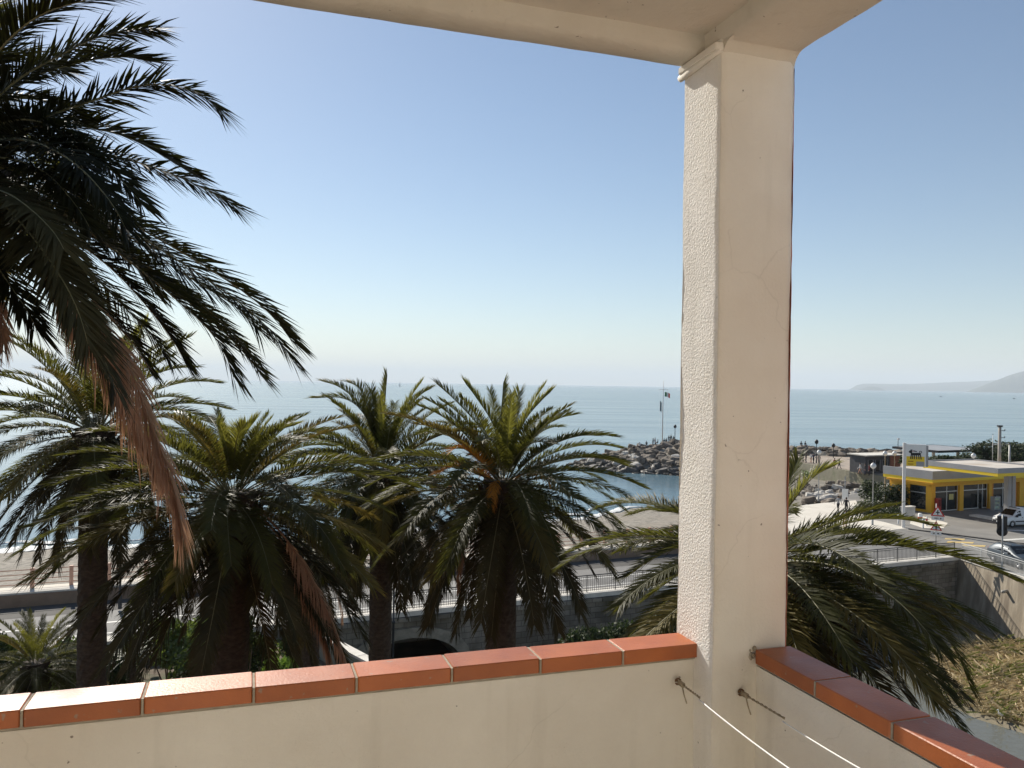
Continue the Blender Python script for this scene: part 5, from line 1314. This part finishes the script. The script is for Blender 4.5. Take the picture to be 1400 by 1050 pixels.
s = MB(); s.box((6.1, 5.0, .08), (1.2, 4.4, .16)); s.build('island', m_curb, t)
# kiosk
K0 = at(1183, 650, 122.5); K1 = at(1231, 650, 125); kd = Vector((K1.x-K0.x, K1.y-K0.y, 0)); ka = math.atan2(kd.y, kd.x); kl = kd.length
t = thing('kiosk', 'low dark kiosk with a pale flat roof beside the pier walkway', 'kiosk', (K0.x, K0.y, 4.62), ka)
s = MB(); s.box((kl*.34, 1.6, 1.35), (kl*.68, 3.2, 2.7)); s.build('wall', m_kiosk, t)
s = MB(); s.box((kl*.85, 1.5, 1.3), (kl*.3, 3.0, 2.6)); s.build('brick_wing', m_brick, t)
s = MB(); s.box((kl*.5, 1.5, 2.78), (kl*1.08, 4.0, .16)); s.build('roof', m_curb, t)
for k in range(3):
    s = MB(); s.box((kl*(.14+.2*k), -.02, 1.2), (kl*.12, .05, 1.7)); g = s.build('door', m_glass, t)
    for sg in (-1, 1): boxobj('door_post', m_grey_f, (kl*(.14+.2*k)+sg*kl*.07, -.03, 1.2), (.06, .05, 1.8), g)
# roofs behind
def openroof(label, pts, z, cols, name='beach_roof'):
    c_ = Vector((sum(p[0] for p in pts)/len(pts), sum(p[1] for p in pts)/len(pts), 4.5)); t = thing(name, label, 'roof', tuple(c_))
    L_ = [(p[0]-c_.x, p[1]-c_.y) for p in pts]
    s = MB(); s.prism(L_, z-4.5-.12, z-4.5); s.build('roof_sheet', m_roof_grey, t)
    s = MB()
    for (x0, y0), (x1_, y1_) in zip(L_, L_[1:]+L_[:1]):
        d = Vector((x1_-x0, y1_-y0, 0)); s.box(((x0+x1_)/2, (y0+y1_)/2, z-4.5-.14), (d.length, .16, .36), math.atan2(d.y, d.x))
    s.build('roof_edge', m_black, t)
    for kx, ky in cols: boxobj('column', m_curb, (kx, ky, (z-4.7)/2), (.35, .35, z-4.7), t)
openroof('large flat grey roof on columns behind the yellow station', [(67, 126), (77.5, 131), (73.5, 140), (63.6, 134)], 8.0, [(-3.0, -4.5), (2.0, -2.5), (5.5, -1.0), (-5, 0), (2, 5)])
openroof('pale flat roof at the right edge of the view', [(79, 126), (93, 123), (96, 134), (81, 137)], 8.6, [(-7, -2), (-6, 5), (5, -3), (6, 4)])
p = at(1226.5, 611, 134); t = thing('floodlight', 'small floodlight on a mast at the left corner of the grey roof', 'floodlight', (64.3, 133.6, 8.0))
s = MB(); s.tube([(0, 0, 0), (0, 0, 1.2)], .05, 6); s.build('mast', m_black, t)
s = MB(); s.box((.05, 0, 1.3), (.35, .25, .3), .3, 0, .03); s.build('lamp_head', m_globe, t)
# small forecourt things
for x, y, lab in ((1258, 712, 'pink and white drum barrier on the forecourt paving'),):
    c = gp(x, y, 4.504); t = thing('barrier_drum', lab, 'barrier', (c.x, c.y, 4.504))
    s = MB(); s.lathe([(.22, 0), (.25, .08), (.22, .15), (.2, .7), (.15, .75), (.001, .75)], n=12); s.build('drum', m_white, t)
    s = MB(); s.lathe([(.224, .25), (.219, .4)], n=12); s.build('band', m_redlens, t)
for i, (x, y) in enumerate(((1228, 716), (1262, 722), (1267, 719))):
    c = gp(x, y, 4.504); t = thing('bollard', ['white bollard at the hedge left of the sign pole', 'dark and white bollard nearest on the forecourt edge', 'bollard behind the forecourt edge right of the drum'][i], 'bollard', (c.x, c.y, 4.504), 0, 'bollards on the forecourt')
    s = MB(); s.lathe([(.08, 0), (.07, .85), (.001, .9)], n=8); s.build('shaft', m_white, t)
    s = MB(); s.lathe([(.082, .5), (.08, .68)], n=8); s.build('band', m_redlens if i else m_black, t)
c = gp(1241, 707, 4.504); t = thing('planter_box', 'pale slatted box below the yellow side wall of the shop', 'box', (c.x, c.y, 4.504), GA)
s = MB()
for k in range(8): s.box((-.7+k*.2, 0, .55), (.14, .5, 1.0))
s.build('slats', m_rail_white, t); s = MB(); s.box((0, 0, .08), (1.6, .55, .1)); s.box((0, 0, 1.08), (1.6, .6, .07)); s.build('frame', m_curb, t)

# ================================================================== VEHICLES
def vehicle(name, label, loc, rz, st, paint, wheels, wr, wins, screen, rear, lights, tails, bumpers, extras=None):
    t = thing(name, label, 'van' if 'van' in name else 'car', loc, rz)
    def ring(q):
        x, zb, zl, zt_, wl, wt = q
        h = [(wl*.90, zb), (wl*.985, zb+.14), (wl, (zb+zl)/2), (wl*.985, zl-.04), (wl*.965, zl), (wl*.965+(wt-wl*.965)*.5+.012, zl+(zt_-zl)*.5), (wt, zt_-.055*min(1, (zt_-zl)/.3)), (wt-.09, zt_-.012), (wt*.45, zt_+.012*min(1, (zt_-zl)/.3))]
        return [(x, -a, b) for a, b in h]+[(x, a, b) for a, b in h[::-1]]
    s = MB(); vs = []; fs = []
    for q in st: vs += ring(q)
    n = 18
    for i in range(len(st)-1):
        for j in range(n): fs.append((i*n+j, i*n+(j+1) % n, (i+1)*n+(j+1) % n, (i+1)*n+j))
    fs += [tuple(range(n)), tuple(range((len(st)-1)*n, len(st)*n))[::-1]]
    s.add(vs, [f[::-1] for f in fs], 0, True)
    body = s.build('body', paint, t)
    es = body.modifiers.new('e', 'EDGE_SPLIT'); es.split_angle = R(32)
    def interp(x):
        for q0, q1 in zip(st, st[1:]):
            if q1[0] <= x <= q0[0]:
                k = (q0[0]-x)/max(1e-6, q0[0]-q1[0]); return [a+(b-a)*k for a, b in zip(q0, q1)]
        return st[0]
    def sp(x, f, side, off=.008):
        q = interp(x); zl, zt_, wl, wt = q[2], q[3], q[4], q[5]
        zz = zl+(zt_-.055-zl)*f
        y0 = wl*.965; ym = y0+(wt-y0)*.5+.012
        y = y0+(ym-y0)*f*2 if f < .5 else ym+(wt-ym)*(f-.5)*2
        return (x, side*(y+off), zz)
    for pts in wins:
        for side in (-1, 1):
            s = MB(); m_ = 5; vs = []; fs = []
            (xa0, xa1), (xb0, xb1), f0, f1 = pts      # bottom x range, top x range
            for i in range(m_+1):
                for j in range(m_+1):
                    f = f0+(f1-f0)*j/m_; u = i/m_; x = (xa0+(xa1-xa0)*u)*(1-j/m_)+(xb0+(xb1-xb0)*u)*(j/m_); vs.append(sp(x, f, side))
            for i in range(m_):
                for j in range(m_): q = i*(m_+1)+j; fs.append((q, q+1, q+m_+2, q+m_+1) if side > 0 else (q, q+m_+1, q+m_+2, q+1))
            s.add(vs, fs, 0, True); s.build('side_window', m_cglass, t)
    for nm, (xb, zb, wb, xt, zt_, wt) in (('windscreen', screen), ('rear_window', rear)):
        if xb is None: continue
        dirx = 1 if nm == 'windscreen' else -1
        s = MB(); vs = []; fs = []
        for i in range(5):
            for j in range(7):
                u = i/4; v_ = j/6*2-1
                vs.append((xb+(xt-xb)*u+dirx*(.016+.03*(1-v_*v_)*(1-abs(2*u-1)*.3)), v_*(wb+(wt-wb)*u), zb+(zt_-zb)*u+.012))
        for i in range(4):
            for j in range(6): q = i*7+j; fs.append((q, q+1, q+8, q+7))
        s.add(vs, fs, 0, True); s.build(nm, m_cglass, t)
    for wx in wheels:
        for side in (-1, 1):
            yw = side*(interp(wx)[4]-.09)
            w_ = link('wheel', None, t, (wx, yw, wr)); 
            me_ = MB(); me_.lathe([(wr*.62, -.09), (wr*.9, -.10), (wr, -.06), (wr, .06), (wr*.9, .10), (wr*.62, .09)], n=20, axis='y'); me_.build('tyre', m_tyre, w_)
            s = MB(); s.lathe([(.001, .05*side), (wr*.2, .05*side), (wr*.22, .075*side), (wr*.6, .082*side), (wr*.64, .06*side)], n=20, axis='y')
            for k in range(5):
                a = k*1.2566; s.box((wr*.4*math.cos(a), .086*side, wr*.4*math.sin(a)), (wr*.10, .012, wr*.10))
            s.build('rim', m_rim, w_)
            s = MB(); s.lathe([(.001, side*(.102)), (wr*1.17, side*.102)], (wx, yw-side*.0, wr*1.02), 22, 0, 'y')
            # wheel arch: dark half ring just proud of the flank
            s = MB(); vs = []; fs = []
            for k in range(15):
                a = R(-8+196*k/14); yy = side*(interp(wx)[4]+.004)
                vs += [(wx+wr*.98*math.cos(a), yy, wr+wr*.98*math.sin(a)), (wx+wr*1.2*math.cos(a), yy, wr+wr*1.2*math.sin(a))]
            for k in range(14): q = k*2; fs.append((q, q+1, q+3, q+2))
            s.add(vs, fs); s.build('wheel_arch', m_black, t)
    for nm, mm, c_, d_ in bumpers: boxobj(nm, mm, c_, d_, t, 0, .02)
    for x, y, z, dx, dy, dz in lights:
        for side in (-1, 1): boxobj('headlight', m_lens, (x, side*y, z), (dx, dy, dz), t, -side*.35, .02)
    for x, y, z, dx, dy, dz in tails:
        for side in (-1, 1): boxobj('tail_light', m_redlens, (x, side*y, z), (dx, dy, dz), t, 0, .02)
    return t
van_st = [(1.93, .28, .62, .66, .62, .55), (1.88, .24, .74, .80, .76, .66), (1.70, .22, .84, .92, .82, .72), (1.30, .22, .93, 1.02, .845, .76), (1.05, .22, .98, 1.10, .85, .76), (.75, .22, 1.0, 1.34, .855, .72), (.42, .22, 1.0, 1.60, .855, .66), (.15, .22, 1.0, 1.70, .855, .65), (-.5, .22, 1.0, 1.745, .855, .655), (-1.3, .22, 1.0, 1.735, .855, .655), (-1.78, .24, 1.0, 1.70, .85, .645), (-1.92, .28, 1.0, 1.62, .83, .62)]
vp = gp(1374, 718, 4.5)
VZ = 4.508
van = vehicle('parked_van', 'small white panel van parked under the station canopy', (48.9, 77.9, VZ), R(196), van_st, m_carwhite, (1.18, -1.22), .30,
    [((.98, .08), (.46, .08), .08, .86)], (1.02, 1.10, .70, .44, 1.60, .58), (None,)*6,
    [(1.79, .63, .80, .16, .20, .18)], [(-1.9, .76, 1.0, .05, .12, .45)],
    [('front_bumper', m_black, (1.86, 0, .42), (.20, 1.36, .36)), ('grille', m_black, (1.93, 0, .67), (.05, .8, .10)), ('number_plate', m_white, (1.966, 0, .46), (.02, .5, .12)), ('rear_bumper', m_black, (-1.9, 0, .4), (.12, 1.6, .22)),
     ('side_strip', m_black, (-.1, .862, .56), (1.9, .02, .10)), ('side_strip', m_black, (-.1, -.862, .56), (1.9, .02, .10)), ('door_handle', m_black, (.0, .858, .90), (.16, .03, .05)), ('door_handle', m_black, (.0, -.858, .90), (.16, .03, .05)),
     ('mirror', m_black, (.78, .97, 1.08), (.14, .2, .2)), ('mirror', m_black, (.78, -.97, 1.08), (.14, .2, .2)), ('roof_bar', m_black, (.05, 0, 1.74), (.05, 1.2, .05)), ('roof_bar', m_black, (-1.0, 0, 1.775), (.05, 1.2, .05))])
car_st = [(2.05, .26, .58, .62, .60, .50), (1.98, .22, .68, .73, .76, .62), (1.75, .20, .78, .84, .85, .70), (1.2, .20, .86, .94, .875, .74), (.85, .20, .90, 1.02, .88, .72), (.45, .20, .92, 1.26, .88, .66), (.0, .20, .93, 1.45, .88, .60), (-.7, .20, .94, 1.49, .88, .60), (-1.35, .20, .96, 1.44, .875, .58), (-1.75, .22, .96, 1.22, .86, .60), (-1.98, .26, .90, 1.0, .80, .62), (-2.05, .30, .80, .84, .70, .58)]
car = vehicle('parked_car', 'dark grey hatchback with roof rails parked behind the river railing', (37.9, 60.2, VZ), R(-83), car_st, m_cargrey, (1.28, -1.30), .31,
    [((.66, -.25), (.12, -.25), .10, .84), ((-.33, -1.15), (-.33, -1.05), .10, .84)], (.86, 1.02, .66, .08, 1.43, .54), (-1.86, 1.10, .52, -1.42, 1.40, .50),
    [(1.9, .62, .70, .24, .24, .14)], [(-1.93, .68, .86, .12, .16, .24)],
    [('front_bumper', m_cargrey, (2.0, 0, .40), (.2, 1.5, .26)), ('grille', m_black, (2.06, 0, .60), (.06, .7, .12)), ('number_plate', m_white, (2.11, 0, .42), (.02, .5, .11)), ('rear_bumper', m_cargrey, (-2.0, 0, .42), (.16, 1.5, .22)),
     ('roof_rail', m_black, (-.55, .54, 1.53), (1.6, .04, .05)), ('roof_rail', m_black, (-.55, -.54, 1.53), (1.6, .04, .05)), ('mirror', m_black, (.55, .98, .98), (.12, .2, .14)), ('mirror', m_black, (.55, -.98, .98), (.12, .2, .14)),
     ('door_handle', m_rim, (-.15, .888, .84), (.16, .03, .03)), ('door_handle', m_rim, (-.15, -.888, .84), (.16, .03, .03))])

# ================================================================== BOATS
def boat(label, x, y, L, name='motor_boat', sail=False):
    c = gp(x, y, 0); t = thing(name, label, 'boat', (c.x, c.y, 0), R(20))
    s = MB(); vs = []; fs = []
    for xx, w, zk in ((-.5, .16, -.03), (-.2, .18, -.04), (.15, .16, -.04), (.38, .08, -.02), (.5, .01, .05)):
        vs += [(xx*L, -w*L, .12*L), (xx*L, -w*L*.6, zk*L), (xx*L, w*L*.6, zk*L), (xx*L, w*L, .12*L)]
    for i in range(4):
        for j in range(4): q = i*4; fs.append((q+j, q+4+j, q+4+(j+1) % 4, q+(j+1) % 4))
    fs.append((0, 1, 2, 3)); s.add(vs, fs); s.build('hull', m_white if sail else m_black, t)
    s = MB(); s.box((-.05*L, 0, .17*L), (.3*L, .2*L, .13*L), 0, 0, .02*L); s.build('cabin', m_white if sail else m_cl_navy, t)
    if sail:
        s = MB(); s.tube([(.05*L, 0, .1*L), (.05*L, 0, 1.5*L)], .015*L, 6); s.build('mast', m_polewhite, t)
        s = MB()
        s.add([(.04*L, .01*L, .2*L), (-.45*L, .06*L, .22*L), (-.2*L, .05*L, .8*L), (.04*L, .01*L, 1.48*L), (.04*L, -.01*L, .2*L), (-.45*L, .04*L, .22*L), (-.2*L, .03*L, .8*L), (.04*L, -.01*L, 1.48*L)], [(0, 1, 2, 3), (7, 6, 5, 4)])
        s.build('sail', m_cl_white, t)
boat('small dark boat left of the two on the bay under the headland', 1286.3, 542.3, 8)
boat('small dark boat at the far right on the bay', 1386.5, 545.2, 8)
boat('tiny white sailing boat on the horizon between the central palms', 547, 528.3, 14, 'sailing_boat', True)

# ================================================================== HAZE, LIGHT, CAMERA
HAZE = True
if HAZE:
    hm = bpy.data.materials.new('sea_haze'); hm.use_nodes = True; hn = hm.node_tree
    for n_ in list(hn.nodes):
        if n_.type == 'BSDF_PRINCIPLED': hn.nodes.remove(n_)
    pv = hn.nodes.new('ShaderNodeVolumePrincipled'); pv.inputs['Color'].default_value = (.88, .94, 1.0, 1); pv.inputs['Density'].default_value = 7e-5; pv.inputs['Anisotropy'].default_value = .0
    hn.links.new(pv.outputs[0], hn.nodes['Material Output'].inputs['Volume'])
    s = MB(); s.box((7500, 11000, 345), (76000, 63000, 696)); o = s.build('haze', hm); o['kind'] = 'stuff'

SUN_AZ, SUN_EL = -31, 35
w = bpy.data.worlds.new('World'); scene.world = w; w.use_nodes = True; wt = w.node_tree
sky = wt.nodes.new('ShaderNodeTexSky'); sky.sky_type = 'NISHITA'; sky.sun_disc = False
sky.sun_elevation = R(SUN_EL); sky.sun_rotation = R(SUN_AZ); sky.altitude = 10; sky.air_density = 1.0; sky.dust_density = .22; sky.ozone_density = 1.7
bg_ = wt.nodes['Background']; bg_.inputs['Strength'].default_value = .055
wt.links.new(sky.outputs[0], bg_.inputs['Color'])
sl = bpy.data.lights.new('sun', 'SUN'); sl.energy = 3.8; sl.angle = R(.5); sl.color = (1, .93, .82)
so = bpy.data.objects.new('sun', sl); C.objects.link(so)
sd_ = Vector((math.sin(R(SUN_AZ))*math.cos(R(SUN_EL)), math.cos(R(SUN_AZ))*math.cos(R(SUN_EL)), math.sin(R(SUN_EL))))
so.rotation_euler = sd_.to_track_quat('Z', 'Y').to_euler(); so.location = (-20, 30, 60)
cd = bpy.data.cameras.new('camera'); cd.sensor_width = 36; cd.lens = 36*F_PX/1400; cd.clip_end = 200000; cd.clip_start = .05
co = bpy.data.objects.new('camera', cd); C.objects.link(co); co.location = CAM
mr = Matrix((_r, _u, -Vector((0, 1, 0)))).transposed(); co.rotation_euler = mr.to_euler()
scene.camera = co
scene.view_settings.view_transform = 'Standard'; scene.view_settings.look = 'None'; scene.view_settings.exposure = .9
scene.cycles.volume_bounces = 1; scene.cycles.max_bounces = 8; scene.cycles.diffuse_bounces = 6; scene.cycles.transparent_max_bounces = 8
